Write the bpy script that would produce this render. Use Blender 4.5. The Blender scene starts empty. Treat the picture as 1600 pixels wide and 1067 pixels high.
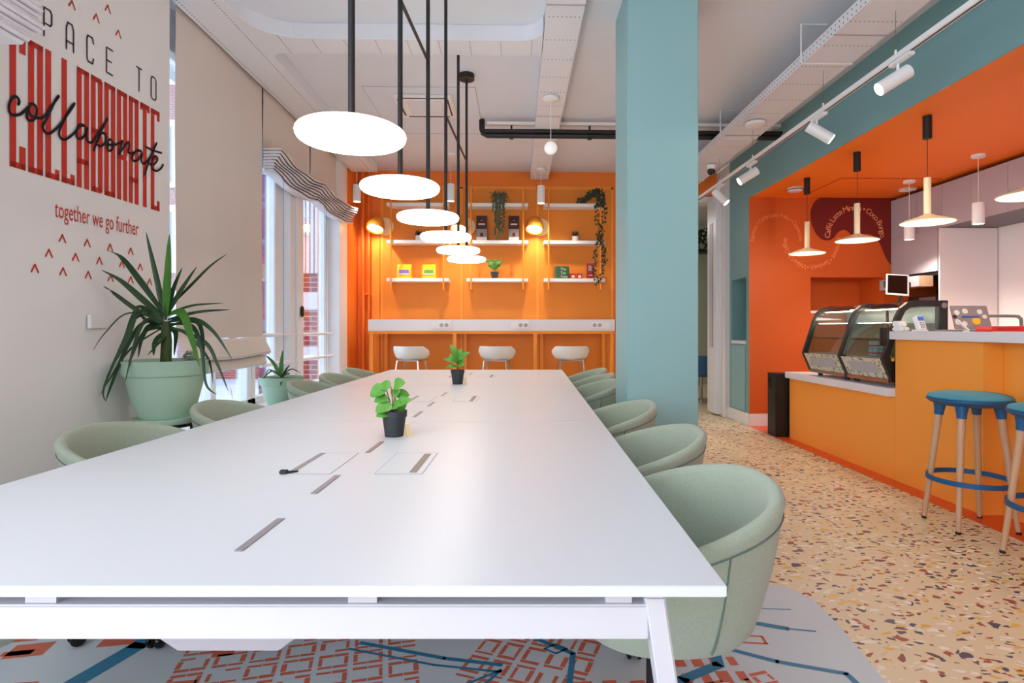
import bpy, bmesh, math, random
from mathutils import Vector, Matrix
random.seed(7)
PI = math.pi
scene = bpy.context.scene
COL = scene.collection
A = 0.0245                       # the long table stands turned by 1.4 degrees in the room
CA, SA = math.cos(A), math.sin(A)

def T(x, y):                     # table directions -> room directions
    return (x * CA + y * SA, -x * SA + y * CA)

# ------------------------------------------------------------------ materials
def lin(c):
    out = []
    for v in c[:3]:
        v /= 255.0
        out.append(v / 12.92 if v <= 0.04045 else ((v + 0.055) / 1.055) ** 2.4)
    return (out[0], out[1], out[2], 1.0)

MATS = {}
def nmath(nt, op, a, b=None, c=None):
    n = nt.nodes.new('ShaderNodeMath'); n.operation = op
    for i, v in enumerate((a, b, c)):
        if v is None: continue
        if isinstance(v, (int, float)): n.inputs[i].default_value = v
        else: nt.links.new(v, n.inputs[i])
    return n.outputs[0]

def mixc(nt, fac, a, b):
    n = nt.nodes.new('ShaderNodeMix'); n.data_type = 'RGBA'
    if isinstance(fac, (int, float)): n.inputs[0].default_value = fac
    else: nt.links.new(fac, n.inputs[0])
    for i, v in ((6, a), (7, b)):
        if isinstance(v, tuple): n.inputs[i].default_value = v
        else: nt.links.new(v, n.inputs[i])
    return n.outputs[2]

def base_mat(name):
    m = bpy.data.materials.new(name); m.use_nodes = True
    nt = m.node_tree
    b = nt.nodes['Principled BSDF'] if 'Principled BSDF' in nt.nodes else nt.nodes.new('ShaderNodeBsdfPrincipled')
    MATS[name] = m
    return m, nt, b

def mat(name, col, rough=0.5, metal=0.0, vary=0.04, scale=6.0, bump=0.0, bscale=200.0, coat=0.0, spec=0.5, sheen=0.0):
    m, nt, b = base_mat(name)
    c = lin(col)
    tc = nt.nodes.new('ShaderNodeTexCoord')
    nz = nt.nodes.new('ShaderNodeTexNoise'); nz.inputs['Scale'].default_value = scale; nz.inputs['Detail'].default_value = 3
    nt.links.new(tc.outputs['Object'], nz.inputs['Vector'])
    d = tuple(max(0, x * (1 - vary)) for x in c[:3]) + (1,)
    l = tuple(min(1, x * (1 + vary)) for x in c[:3]) + (1,)
    nt.links.new(mixc(nt, nz.outputs['Fac'], d, l), b.inputs['Base Color'])
    b.inputs['Roughness'].default_value = rough
    b.inputs['Metallic'].default_value = metal
    b.inputs['Specular IOR Level'].default_value = spec
    if coat: b.inputs['Coat Weight'].default_value = coat; b.inputs['Coat Roughness'].default_value = 0.15
    if sheen: b.inputs['Sheen Weight'].default_value = sheen
    if bump:
        n2 = nt.nodes.new('ShaderNodeTexNoise'); n2.inputs['Scale'].default_value = bscale
        nt.links.new(tc.outputs['Object'], n2.inputs['Vector'])
        bp = nt.nodes.new('ShaderNodeBump'); bp.inputs['Strength'].default_value = bump; bp.inputs['Distance'].default_value = 0.004
        nt.links.new(n2.outputs['Fac'], bp.inputs['Height']); nt.links.new(bp.outputs['Normal'], b.inputs['Normal'])
    return m

def emis(name, col, strength, base=(255, 255, 255)):
    m, nt, b = base_mat(name)
    b.inputs['Base Color'].default_value = lin(base)
    b.inputs['Emission Color'].default_value = lin(col)
    b.inputs['Emission Strength'].default_value = strength
    return m

def dots_mat(name, col, dark, pu, pv, r, u='X', v='Z', rough=0.5, square=False):
    """perforated sheet: a grid of small holes with periods pu, pv (metres)"""
    m, nt, b = base_mat(name)
    tc = nt.nodes.new('ShaderNodeTexCoord'); sp = nt.nodes.new('ShaderNodeSeparateXYZ')
    nt.links.new(tc.outputs['Object'], sp.inputs[0])
    def cell(ax, p):
        q = nmath(nt, 'FRACT', nmath(nt, 'DIVIDE', sp.outputs[ax], p))
        return nmath(nt, 'MULTIPLY', nmath(nt, 'ABSOLUTE', nmath(nt, 'SUBTRACT', q, 0.5)), p)
    a, c2 = cell(u, pu), cell(v, pv)
    if square: dist = nmath(nt, 'MAXIMUM', a, c2)
    else: dist = nmath(nt, 'SQRT', nmath(nt, 'ADD', nmath(nt, 'MULTIPLY', a, a), nmath(nt, 'MULTIPLY', c2, c2)))
    mask = nmath(nt, 'LESS_THAN', dist, r)
    nt.links.new(mixc(nt, mask, lin(col), lin(dark)), b.inputs['Base Color'])
    b.inputs['Roughness'].default_value = rough
    return m

def glass_mat(name, tint=(240, 250, 250), refl=0.12):
    m, nt, b = base_mat(name)
    out = [n for n in nt.nodes if n.type == 'OUTPUT_MATERIAL'][0]
    tr = nt.nodes.new('ShaderNodeBsdfTransparent'); tr.inputs[0].default_value = lin(tint)
    gl = nt.nodes.new('ShaderNodeBsdfGlossy'); gl.inputs['Roughness'].default_value = 0.02
    lw = nt.nodes.new('ShaderNodeLayerWeight'); lw.inputs[0].default_value = 0.35
    f = nmath(nt, 'ADD', nmath(nt, 'MULTIPLY', lw.outputs['Fresnel'], 0.6), refl * 0.4)
    mx = nt.nodes.new('ShaderNodeMixShader'); nt.links.new(f, mx.inputs[0])
    nt.links.new(tr.outputs[0], mx.inputs[1]); nt.links.new(gl.outputs[0], mx.inputs[2])
    nt.links.new(mx.outputs[0], out.inputs[0])
    return m

def terrazzo_mat():
    m, nt, b = base_mat('terrazzo')
    tc = nt.nodes.new('ShaderNodeTexCoord')
    nz = nt.nodes.new('ShaderNodeTexNoise'); nz.inputs['Scale'].default_value = 9.0
    nt.links.new(tc.outputs['Object'], nz.inputs['Vector'])
    dist = nt.nodes.new('ShaderNodeVectorMath'); dist.operation = 'MULTIPLY_ADD'
    nt.links.new(nz.outputs['Color'], dist.inputs[0]); dist.inputs[1].default_value = (0.05, 0.05, 0); nt.links.new(tc.outputs['Object'], dist.inputs[2])
    col = lin((226, 201, 164))
    n3 = nt.nodes.new('ShaderNodeTexNoise'); n3.inputs['Scale'].default_value = 1.2
    nt.links.new(tc.outputs['Object'], n3.inputs['Vector'])
    cur = mixc(nt, n3.outputs['Fac'], lin((226, 204, 166)), lin((234, 214, 180)))
    for scale, keep, t0, t1, off in ((22.0, 0.42, 0.17, 0.36, 0.0), (34.0, 0.36, 0.18, 0.36, 3.3), (30.0, 0.22, 0.12, 0.25, 7.1)):
        mp = nt.nodes.new('ShaderNodeMapping'); mp.inputs['Location'].default_value = (off, off, 0); mp.inputs['Rotation'].default_value = (0, 0, off)
        mp.inputs['Scale'].default_value = (0.8, 1.15, 0.0001)
        nt.links.new(dist.outputs[0], mp.inputs[0])
        v = nt.nodes.new('ShaderNodeTexVoronoi'); v.inputs['Scale'].default_value = scale
        v.voronoi_dimensions = '2D'
        e = nt.nodes.new('ShaderNodeTexVoronoi'); e.feature = 'DISTANCE_TO_EDGE'; e.inputs['Scale'].default_value = scale
        e.voronoi_dimensions = '2D'
        nt.links.new(mp.outputs[0], v.inputs['Vector']); nt.links.new(mp.outputs[0], e.inputs['Vector'])
        s = nt.nodes.new('ShaderNodeSeparateColor'); nt.links.new(v.outputs['Color'], s.inputs[0])
        thr = nmath(nt, 'MULTIPLY_ADD', s.outputs[1], t1 - t0, t0)
        mask = nmath(nt, 'MULTIPLY', nmath(nt, 'GREATER_THAN', e.outputs['Distance'], thr), nmath(nt, 'LESS_THAN', s.outputs[0], keep))
        cr = nt.nodes.new('ShaderNodeValToRGB'); cr.color_ramp.interpolation = 'CONSTANT'
        els = cr.color_ramp.elements
        if off < 7:
            pal = [(0, (164, 66, 44)), (0.32, (66, 62, 92)), (0.58, (128, 62, 46)), (0.66, (228, 180, 84)), (0.78, (240, 228, 206)), (0.88, (78, 58, 56))]
        else:
            pal = [(0, (246, 236, 222)), (0.5, (240, 226, 200)), (0.8, (232, 190, 90))]
        els[0].position = 0; els[0].color = lin(pal[0][1]); els[1].position = pal[1][0]; els[1].color = lin(pal[1][1])
        for p, c in pal[2:]:
            q = els.new(p); q.color = lin(c)
        nt.links.new(s.outputs[2], cr.inputs[0])
        cur = mixc(nt, mask, cur, cr.outputs[0])
    nt.links.new(cur, b.inputs['Base Color'])
    b.inputs['Roughness'].default_value = 0.42
    return m

def chip_mat(name, c1, c2, scale):
    m, nt, b = base_mat(name)
    tc = nt.nodes.new('ShaderNodeTexCoord')
    e = nt.nodes.new('ShaderNodeTexVoronoi'); e.feature = 'DISTANCE_TO_EDGE'; e.inputs['Scale'].default_value = scale
    v = nt.nodes.new('ShaderNodeTexVoronoi'); v.inputs['Scale'].default_value = scale
    nt.links.new(tc.outputs['Object'], e.inputs['Vector']); nt.links.new(tc.outputs['Object'], v.inputs['Vector'])
    s = nt.nodes.new('ShaderNodeSeparateColor'); nt.links.new(v.outputs['Color'], s.inputs[0])
    mk = nmath(nt, 'MULTIPLY', nmath(nt, 'GREATER_THAN', e.outputs['Distance'], 0.12), nmath(nt, 'LESS_THAN', s.outputs[0], 0.5))
    nt.links.new(mixc(nt, mk, lin(c1), lin(c2)), b.inputs['Base Color']); b.inputs['Roughness'].default_value = 0.3
    return m

def brick_mat():
    m, nt, b = base_mat('brick')
    tc = nt.nodes.new('ShaderNodeTexCoord'); sp = nt.nodes.new('ShaderNodeSeparateXYZ'); cb = nt.nodes.new('ShaderNodeCombineXYZ')
    nt.links.new(tc.outputs['Object'], sp.inputs[0]); nt.links.new(nmath(nt, 'ADD', sp.outputs[0], sp.outputs[1]), cb.inputs[0]); nt.links.new(sp.outputs[2], cb.inputs[1])
    br = nt.nodes.new('ShaderNodeTexBrick')
    br.inputs['Color1'].default_value = lin((150, 72, 78)); br.inputs['Color2'].default_value = lin((132, 58, 66)); br.inputs['Mortar'].default_value = lin((205, 180, 185))
    br.inputs['Scale'].default_value = 1.0; br.inputs['Brick Width'].default_value = 0.22; br.inputs['Row Height'].default_value = 0.072; br.inputs['Mortar Size'].default_value = 0.006
    nt.links.new(cb.outputs[0], br.inputs['Vector']); nt.links.new(br.outputs['Color'], b.inputs['Base Color'])
    b.inputs['Roughness'].default_value = 0.8
    return m

def wood_mat(name, c1, c2):
    m, nt, b = base_mat(name)
    tc = nt.nodes.new('ShaderNodeTexCoord'); mp = nt.nodes.new('ShaderNodeMapping'); mp.inputs['Scale'].default_value = (40, 40, 2)
    nt.links.new(tc.outputs['Object'], mp.inputs[0])
    nz = nt.nodes.new('ShaderNodeTexNoise'); nz.inputs['Scale'].default_value = 1.5; nz.inputs['Detail'].default_value = 4
    nt.links.new(mp.outputs[0], nz.inputs['Vector'])
    nt.links.new(mixc(nt, nz.outputs['Fac'], lin(c1), lin(c2)), b.inputs['Base Color']); b.inputs['Roughness'].default_value = 0.5
    return m

def stripe_mat(name, c1, c2, period, duty, ax='Y'):
    m, nt, b = base_mat(name)
    tc = nt.nodes.new('ShaderNodeTexCoord'); sp = nt.nodes.new('ShaderNodeSeparateXYZ')
    nt.links.new(tc.outputs['Object'], sp.inputs[0])
    q = nmath(nt, 'FRACT', nmath(nt, 'DIVIDE', sp.outputs[ax], period))
    nt.links.new(mixc(nt, nmath(nt, 'LESS_THAN', q, duty), lin(c1), lin(c2)), b.inputs['Base Color']); b.inputs['Roughness'].default_value = 0.8
    return m

mat('white_paint', (236, 233, 232), 0.7, vary=0.01)
mat('ceiling_paint', (224, 227, 234), 0.8, vary=0.01)
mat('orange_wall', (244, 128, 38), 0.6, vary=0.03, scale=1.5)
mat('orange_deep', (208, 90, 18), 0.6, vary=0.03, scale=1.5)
mat('orange_ceiling', (246, 126, 24), 0.6, vary=0.02, scale=1.5)
mat('orange_counter', (252, 164, 66), 0.45, vary=0.02, scale=1.5)
mat('orange_floor', (236, 88, 30), 0.35, vary=0.03)
mat('orange_metal', (250, 152, 44), 0.45, vary=0.02)
mat('maroon', (112, 16, 8), 0.6, vary=0.02)
mat('mural_text', (238, 160, 110), 0.6, vary=0.01)
mat('mural_text_faint', (242, 142, 84), 0.6, vary=0.01)
mat('teal_paint', (124, 168, 172), 0.55, vary=0.02, scale=1.5)
mat('teal_column', (142, 184, 186), 0.5, vary=0.02, scale=1.5)
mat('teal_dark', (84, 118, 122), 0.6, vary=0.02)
mat('table_white', (212, 215, 220), 0.36, vary=0.005, spec=0.5)
mat('table_metal', (200, 198, 206), 0.4, vary=0.005)
mat('slot_grey', (158, 154, 158), 0.4, 0.4, vary=0.05)
mat('slot_dark', (128, 118, 106), 0.5, vary=0.05)
mat('sage_fabric', (160, 171, 152), 0.95, vary=0.16, scale=180, bump=0.5, bscale=520, sheen=0.25, spec=0.2)
mat('sage_seam', (96, 116, 104), 0.9, vary=0.1)
mat('black_plastic', (24, 24, 27), 0.45, vary=0.05)
mat('black_metal', (20, 19, 20), 0.5, vary=0.05)
mat('dark_glossy', (10, 10, 12), 0.12, vary=0.05)
mat('pot_black', (44, 48, 54), 0.6, vary=0.05)
mat('pot_sage', (166, 196, 174), 0.45, vary=0.02)
mat('soil', (50, 36, 26), 0.95, vary=0.4, scale=60)
mat('leaf_dark', (34, 66, 34), 0.4, vary=0.35, scale=14)
mat('leaf_mid', (62, 118, 32), 0.4, vary=0.3, scale=14)
mat('leaf_bright', (84, 148, 50), 0.42, vary=0.3, scale=30)
mat('leaf_grey', (84, 100, 76), 0.6, vary=0.3, scale=60)
mat('ivy_green', (36, 48, 22), 0.6, vary=0.5, scale=40)
mat('stem_brown', (120, 110, 60), 0.7, vary=0.2)
mat('trunk', (58, 72, 30), 0.8, vary=0.3, scale=40)
mat('banner', (232, 231, 229), 0.5, vary=0.01, scale=2)
mat('blind_fabric', (222, 214, 207), 0.9, vary=0.04, scale=3, bump=0.3, bscale=300)
mat('shade_white', (226, 224, 232), 0.9, vary=0.03, scale=3)
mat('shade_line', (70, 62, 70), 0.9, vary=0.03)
mat('red_print', (196, 42, 24), 0.5, vary=0.02)
mat('ink_print', (30, 24, 38), 0.5, vary=0.02)
mat('frame_white', (236, 238, 244), 0.35, vary=0.01)
mat('lamp_white', (240, 240, 240), 0.4, vary=0.01)
mat('lamp_cream', (246, 228, 186), 0.45, vary=0.01)
mat('lamp_orange', (216, 130, 30), 0.4, vary=0.02)
mat('grey_cabinet', (176, 168, 176), 0.5, vary=0.02)
mat('grey_cabinet_line', (96, 90, 96), 0.5, vary=0.02)
mat('splash_white', (232, 222, 222), 0.4, vary=0.01)
mat('counter_white', (232, 230, 236), 0.35, vary=0.01)
mat('stool_blue', (70, 146, 168), 0.8, vary=0.12, scale=120, bump=0.2)
mat('stool_blue_dark', (20, 88, 138), 0.5, vary=0.04)
wood_mat('beech', (214, 172, 138), (190, 146, 112))
wood_mat('wood_dark', (196, 160, 130), (170, 136, 110))
mat('chrome', (200, 200, 205), 0.2, 0.95, vary=0.02)
mat('steel_grey', (150, 146, 146), 0.35, 0.7, vary=0.03)
mat('map_base', (206, 216, 224), 0.5, vary=0.02)
mat('map_orange', (212, 108, 82), 0.5, vary=0.03)
mat('map_blue', (44, 128, 168), 0.5, vary=0.03)
mat('yellow_bag', (240, 200, 20), 0.4, vary=0.03)
mat('brown_bag', (74, 34, 28), 0.4, vary=0.05)
mat('label_purple', (150, 110, 180), 0.5, vary=0.5, scale=60)
mat('label_green', (120, 170, 60), 0.5, vary=0.5, scale=60)
mat('label_white', (226, 222, 216), 0.5, vary=0.05)
mat('label_grey', (150, 140, 140), 0.5, vary=0.6, scale=90)
mat('green_box', (46, 92, 66), 0.5, vary=0.05)
mat('cream_print', (226, 230, 196), 0.5, vary=0.02)
mat('red_box', (196, 34, 30), 0.5, vary=0.05)
mat('red_bag', (160, 30, 30), 0.4, vary=0.1)
mat('book_red', (206, 40, 36), 0.5, vary=0.03)
mat('book_orange', (232, 70, 30), 0.5, vary=0.03)
mat('paper', (240, 234, 220), 0.7, vary=0.02)
mat('laptop_grey', (150, 144, 146), 0.4, 0.3, vary=0.03)
mat('sticker_yellow', (244, 190, 30), 0.5)
mat('sticker_blue', (60, 90, 150), 0.5)
mat('screen_blue', (60, 110, 210), 0.4)
mat('can_blue', (120, 180, 215), 0.4)
mat('foliage_out', (120, 92, 92), 0.9, vary=0.5, scale=8)
mat('blue_chair', (60, 110, 160), 0.7, vary=0.05)
mat('far_wall', (186, 190, 168), 0.7, vary=0.02)
mat('pavement', (186, 198, 214), 0.9, vary=0.05)
mat('outdoor_white', (226, 234, 248), 0.7, vary=0.02)
mat('outdoor_purple', (110, 76, 116), 0.8, vary=0.05)
mat('outdoor_blue', (110, 140, 180), 0.6, vary=0.05)
mat('niche_black', (16, 14, 16), 0.5)
dots_mat('pegboard', (244, 146, 34), (160, 74, 10), 0.0215, 0.0215, 0.0048, 'X', 'Z', square=True)
dots_mat('tray_dots', (228, 230, 236), (120, 115, 115), 0.028, 0.30, 0.0055, 'X', 'Y')
dots_mat('tray_side', (228, 230, 236), (110, 106, 108), 0.045, 0.035, 0.006, 'Y', 'Z')
dots_mat('tray_cross', (228, 230, 236), (120, 115, 115), 0.22, 0.028, 0.0055, 'X', 'Y')
chip_mat('case_chips', (206, 204, 186), (92, 96, 86), 38)
dots_mat('case_mesh', (200, 204, 214), (110, 114, 130), 0.008, 0.008, 0.0024, 'Y', 'Z', square=True)
stripe_mat('awning', (240, 240, 246), (120, 108, 122), 0.062, 0.36, 'X')
brick_mat(); terrazzo_mat()
glass_mat('glass', (246, 250, 252)); glass_mat('case_glass', (222, 236, 228), 0.3)
emis('lamp_glow', (255, 250, 240), 8)
emis('warm_glow', (255, 214, 140), 9.0)
emis('spot_glow', (255, 236, 200), 14.0)
emis('led_glow', (255, 246, 230), 12.0)
emis('globe_glow', (240, 244, 236), 0.25)

# ------------------------------------------------------------------ mesh builder
class MB:
    def __init__(s): s.v = []; s.f = []; s.m = []; s.k = 0
    def add(s, vs, fs):
        b = len(s.v); s.v += [tuple(p) for p in vs]; s.f += [tuple(b + i for i in f) for f in fs]; s.m += [s.k] * len(fs)
        return s
    def box(s, x0, x1, y0, y1, z0, z1):
        return s.add([(x0, y0, z0), (x1, y0, z0), (x1, y1, z0), (x0, y1, z0), (x0, y0, z1), (x1, y0, z1), (x1, y1, z1), (x0, y1, z1)],
                     [(0, 3, 2, 1), (4, 5, 6, 7), (0, 1, 5, 4), (1, 2, 6, 5), (2, 3, 7, 6), (3, 0, 4, 7)])
    def quad(s, a, b, c, d): return s.add([a, b, c, d], [(0, 1, 2, 3)])
    def poly(s, pts): return s.add(pts, [tuple(range(len(pts)))])
    def prism(s, pts, vec):
        n = len(pts); v = Vector(vec)
        vs = [tuple(p) for p in pts] + [tuple(Vector(p) + v) for p in pts]
        fs = [tuple(range(n - 1, -1, -1)), tuple(range(n, 2 * n))] + [(i, (i + 1) % n, n + (i + 1) % n, n + i) for i in range(n)]
        return s.add(vs, fs)
    def tube(s, pts, r, seg=10, caps=True):
        pts = [Vector(p) for p in pts]; n = len(pts)
        rs = r if isinstance(r, (list, tuple)) else [r] * n
        rings = []; up = None
        for i, p in enumerate(pts):
            t = (pts[min(i + 1, n - 1)] - pts[max(i - 1, 0)]).normalized()
            if up is None:
                up = Vector((0, 0, 1)) if abs(t.z) < 0.9 else Vector((1, 0, 0))
            a = t.cross(up).normalized(); b2 = a.cross(t).normalized(); up = b2
            rings.append([p + (a * math.cos(2 * PI * j / seg) + b2 * math.sin(2 * PI * j / seg)) * rs[i] for j in range(seg)])
        vs = [q for rg in rings for q in rg]; fs = []
        for i in range(n - 1):
            for j in range(seg):
                k = (j + 1) % seg
                fs.append((i * seg + j, i * seg + k, (i + 1) * seg + k, (i + 1) * seg + j))
        if caps: fs += [tuple(range(seg - 1, -1, -1)), tuple((n - 1) * seg + j for j in range(seg))]
        return s.add(vs, fs)
    def lathe(s, prof, cx=0, cy=0, cz=0, seg=28, ax='z'):
        """prof: list of (r, h); r == 0 at ends closes"""
        vs = []; fs = []
        n = len(prof)
        for r, h in prof:
            for j in range(seg):
                a = 2 * PI * j / seg
                if ax == 'z': vs.append((cx + r * math.cos(a), cy + r * math.sin(a), cz + h))
                elif ax == 'y': vs.append((cx + r * math.cos(a), cy + h, cz + r * math.sin(a)))
                else: vs.append((cx + h, cy + r * math.cos(a), cz + r * math.sin(a)))
        for i in range(n - 1):
            for j in range(seg):
                k = (j + 1) % seg
                fs.append((i * seg + j, i * seg + k, (i + 1) * seg + k, (i + 1) * seg + j))
        return s.add(vs, fs)
    def cyl(s, p0, p1, r, seg=18): return s.tube([p0, p1], r, seg)
    def loft(s, rings, close0=True, close1=True):
        n = len(rings[0]); vs = [q for rg in rings for q in rg]; fs = []
        for i in range(len(rings) - 1):
            for j in range(n):
                k = (j + 1) % n
                fs.append((i * n + j, i * n + k, (i + 1) * n + k, (i + 1) * n + j))
        if close0: fs.append(tuple(range(n - 1, -1, -1)))
        if close1: fs.append(tuple((len(rings) - 1) * n + j for j in range(n)))
        return s.add(vs, fs)
    def build(s, name, m, parent=None, smooth=False, bevel=0.0, angle=35, subsurf=0, loc=None):
        me = bpy.data.meshes.new(name)
        me.from_pydata(s.v, [], s.f)
        bm = bmesh.new(); bm.from_mesh(me)
        bmesh.ops.remove_doubles(bm, verts=bm.verts, dist=1e-5)
        bmesh.ops.dissolve_degenerate(bm, edges=bm.edges, dist=1e-6)
        bmesh.ops.recalc_face_normals(bm, faces=bm.faces)
        if bevel:
            es = [e for e in bm.edges if len(e.link_faces) == 2 and e.calc_face_angle(0) > 0.6]
            bmesh.ops.bevel(bm, geom=es, offset=bevel, segments=2, affect='EDGES', clamp_overlap=True)
        if smooth or bevel:
            for f in bm.faces: f.smooth = True
            for e in bm.edges:
                if len(e.link_faces) == 2 and e.calc_face_angle(0) > math.radians(angle): e.smooth = False
        bm.to_mesh(me); bm.free()
        for q in (m if isinstance(m, (list, tuple)) else [m]): me.materials.append(MATS[q])
        o = bpy.data.objects.new(name, me); COL.objects.link(o)
        if parent is not None: o.parent = parent
        if loc is not None: o.location = loc
        if subsurf:
            md = o.modifiers.new('sub', 'SUBSURF'); md.levels = subsurf; md.render_levels = subsurf
        return o

def tag(o, label, cat, group=None, kind=None):
    o['label'] = label; o['category'] = cat
    if group: o['group'] = group
    if kind: o['kind'] = kind
    return o

def thing(name, label, cat, loc=(0, 0, 0), rz=0.0, group=None):
    o = bpy.data.objects.new(name, None); COL.objects.link(o)
    o.location = loc; o.rotation_euler = (0, 0, rz); o.empty_display_size = 0.1
    return tag(o, label, cat, group)

def struct(name, mb, m, parent=None, **kw):
    o = mb.build(name, m, parent, **kw)
    if parent is None: o['kind'] = 'structure'
    return o

def dup(root, loc, rz, label, group=None, scale=None):
    r = root.copy(); COL.objects.link(r); r.location = loc; r.rotation_euler = (0, 0, rz); r['label'] = label
    if scale: r.scale = scale
    if group: r['group'] = group
    for ch in list(root.children):
        c = ch.copy(); COL.objects.link(c); c.parent = r
        for g in list(ch.children):
            d = g.copy(); COL.objects.link(d); d.parent = c
    return r

def ribbon(mb, pts, w, P, h=0.0):
    """flat stroke along 2-D pts, width w, mapped to 3-D by P(u, v); round joints"""
    for i in range(len(pts) - 1):
        (x0, y0), (x1, y1) = pts[i], pts[i + 1]
        L = math.hypot(x1 - x0, y1 - y0)
        if L < 1e-6: continue
        nx, ny = -(y1 - y0) / L * w / 2, (x1 - x0) / L * w / 2
        mb.add([P(x0 + nx, y0 + ny), P(x1 + nx, y1 + ny), P(x1 - nx, y1 - ny), P(x0 - nx, y0 - ny)], [(0, 1, 2, 3)])
    for (x, y) in pts:
        mb.poly([P(x + w / 2 * math.cos(k * PI / 5), y + w / 2 * math.sin(k * PI / 5)) for k in range(10)])

def catmull(pts, n=6):
    out = []
    for i in range(len(pts) - 1):
        p0 = pts[max(i - 1, 0)]; p1 = pts[i]; p2 = pts[i + 1]; p3 = pts[min(i + 2, len(pts) - 1)]
        for k in range(n):
            t = k / n
            out.append(tuple(0.5 * ((2 * b) + (-a + c) * t + (2 * a - 5 * b + 4 * c - d) * t * t + (-a + 3 * b - 3 * c + d) * t ** 3) for a, b, c, d in zip(p0, p1, p2, p3)))
    out.append(tuple(pts[-1]))
    return out

def glyphs(txt, size):
    """flat outline of a string in the built-in font: (verts2d, faces, width)"""
    cu = bpy.data.curves.new('t', 'FONT'); cu.body = txt; cu.size = size; cu.resolution_u = 3
    ob = bpy.data.objects.new('t', cu); COL.objects.link(ob)
    dg = bpy.context.evaluated_depsgraph_get(); ev = ob.evaluated_get(dg); me = ev.to_mesh()
    vs = [(v.co.x, v.co.y) for v in me.vertices]; fs = [tuple(p.vertices) for p in me.polygons]
    ev.to_mesh_clear()
    bpy.data.objects.remove(ob); bpy.data.curves.remove(cu)
    w = max((v[0] for v in vs), default=size * 0.3)
    return vs, fs, w

def text_on(mb, txt, size, P, sx=1.0):
    vs, fs, w = glyphs(txt, size)
    mb.add([P(x * sx, y) for x, y in vs], fs)
    return w * sx

# ================================================================== THE SETTING
H = 3.28            # ceiling
YB = 7.9            # back wall
XL = -2.15          # line of the blinds
XS = 2.75           # line of the bar alcove
ZA = 2.70           # alcove ceiling
XR = 5.08
struct('floor', MB().box(-2.5, XS - 0.02, -3.2, 12.0, -0.1, 0.0), 'terrazzo')
struct('floor_bar', MB().box(XS - 0.02, XR + 0.1, -3.2, 6.9, -0.1, 0.0), 'orange_floor')
struct('ceiling', MB().box(-2.5, XS, -3.2, YB, H, H + 0.1), 'ceiling_paint')
struct('ceiling_bar', MB().box(XS + 0.02, XR + 0.1, -3.2, 6.8, ZA, ZA + 0.1), 'orange_ceiling')
struct('ceiling_far', MB().box(-0.5, 6.0, YB + 0.2, 12.0, 3.0, 3.1), 'ceiling_paint')
# back wall: left part carries the pegboard, opening at the right
struct('wall_back', MB().box(-2.5, 1.36, YB, YB + 0.2, 0, H + 0.1).box(1.36, XS, YB, YB + 0.2, 2.95, H + 0.1), 'orange_wall')
struct('wall_side', MB().box(XS + 0.001, XS + 0.1, 7.421, YB + 0.2, 0, H), 'white_paint')
struct('floor_far', MB().box(XS - 0.02, 6.0, 6.9, 12.0, -0.1, 0.0), 'terrazzo')
struct('wall_far', MB().box(XS + 0.1, 6.0, YB + 0.1, YB + 0.2, 0, 3.1).box(-0.6, 6.0, 11.9, 12.0, 0, 3.1).box(5.9, 6.0, YB + 0.2, 12, 0, 3.1).box(-0.6, -0.5, YB + 0.2, 12, 0, 3.1), 'far_wall')
# opening jamb and head, pale grey
struct('trim_opening', MB().box(1.36, 1.44, YB - 0.02, YB + 0.22, 0, 2.95).box(1.44, XS, YB - 0.01, YB + 0.25, 2.88, 2.95).box(XS - 0.06, XS + 0.04, 7.42, YB + 0.2, 0, 2.98), 'white_paint')
# alcove pier (teal) with a niche, soffit face above the bar
pier = MB()
pier.box(XS, XS + 0.25, 6.8, 6.88, 0, H).box(XS, XS + 0.25, 7.34, 7.42, 0, H)
pier.box(XS, XS + 0.25, 6.88, 7.34, 1.76, H).box(XS, XS + 0.25, 6.88, 7.34, 0, 0.96)
pier.box(XS, XS + 0.02, -3.2, 6.8, ZA, H)
struct('wall_soffit', pier, 'teal_paint')
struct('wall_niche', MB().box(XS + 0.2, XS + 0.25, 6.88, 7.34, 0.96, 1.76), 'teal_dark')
struct('trim_niche', MB().box(XS - 0.012, XS + 0.2, 6.882, 7.338, 0.962, 1.0), 'counter_white')
nd = thing('niche_cabinet', 'pale teal cupboard door flush in teal pier under the niche', 'cupboard', (XS, 7.11, 0.16))
MB().box(-0.012, -0.001, -0.215, 0.215, 0.0, 0.78).build('door', 'teal_column', nd, bevel=0.002)
# alcove back wall with recess
aw = MB()
Y1 = 6.8
aw.box(XS + 0.25, 3.49, Y1, Y1 + 0.1, 0, ZA).box(3.49, 4.35, Y1, Y1 + 0.1, 1.757, ZA).box(3.49, 4.35, Y1, Y1 + 0.1, 0, 1.36).box(4.35, XR + 0.1, Y1, Y1 + 0.1, 0, ZA)
aw.box(XS + 0.001, XS + 0.26, Y1 - 0.004, Y1 + 0.001, 0.0, ZA)
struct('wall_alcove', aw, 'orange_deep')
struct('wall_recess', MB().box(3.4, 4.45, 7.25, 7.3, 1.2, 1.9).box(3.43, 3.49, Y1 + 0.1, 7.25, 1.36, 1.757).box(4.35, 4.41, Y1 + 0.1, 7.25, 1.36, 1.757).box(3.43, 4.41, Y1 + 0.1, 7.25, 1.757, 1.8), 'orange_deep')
struct('trim_recess', MB().box(3.49, 4.35, Y1 - 0.01, 7.25, 1.33, 1.36), 'counter_white')
struct('wall_right', MB().box(XR, XR + 0.1, -3.2, 6.8, 0, ZA), 'splash_white')
struct('baseboard_alcove', MB().box(XS + 0.001, 3.3, Y1 - 0.015, Y1 - 0.001, 0, 0.14).box(XS - 0.014, XS, 6.79, 7.42, 0, 0.14), 'white_paint')
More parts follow.
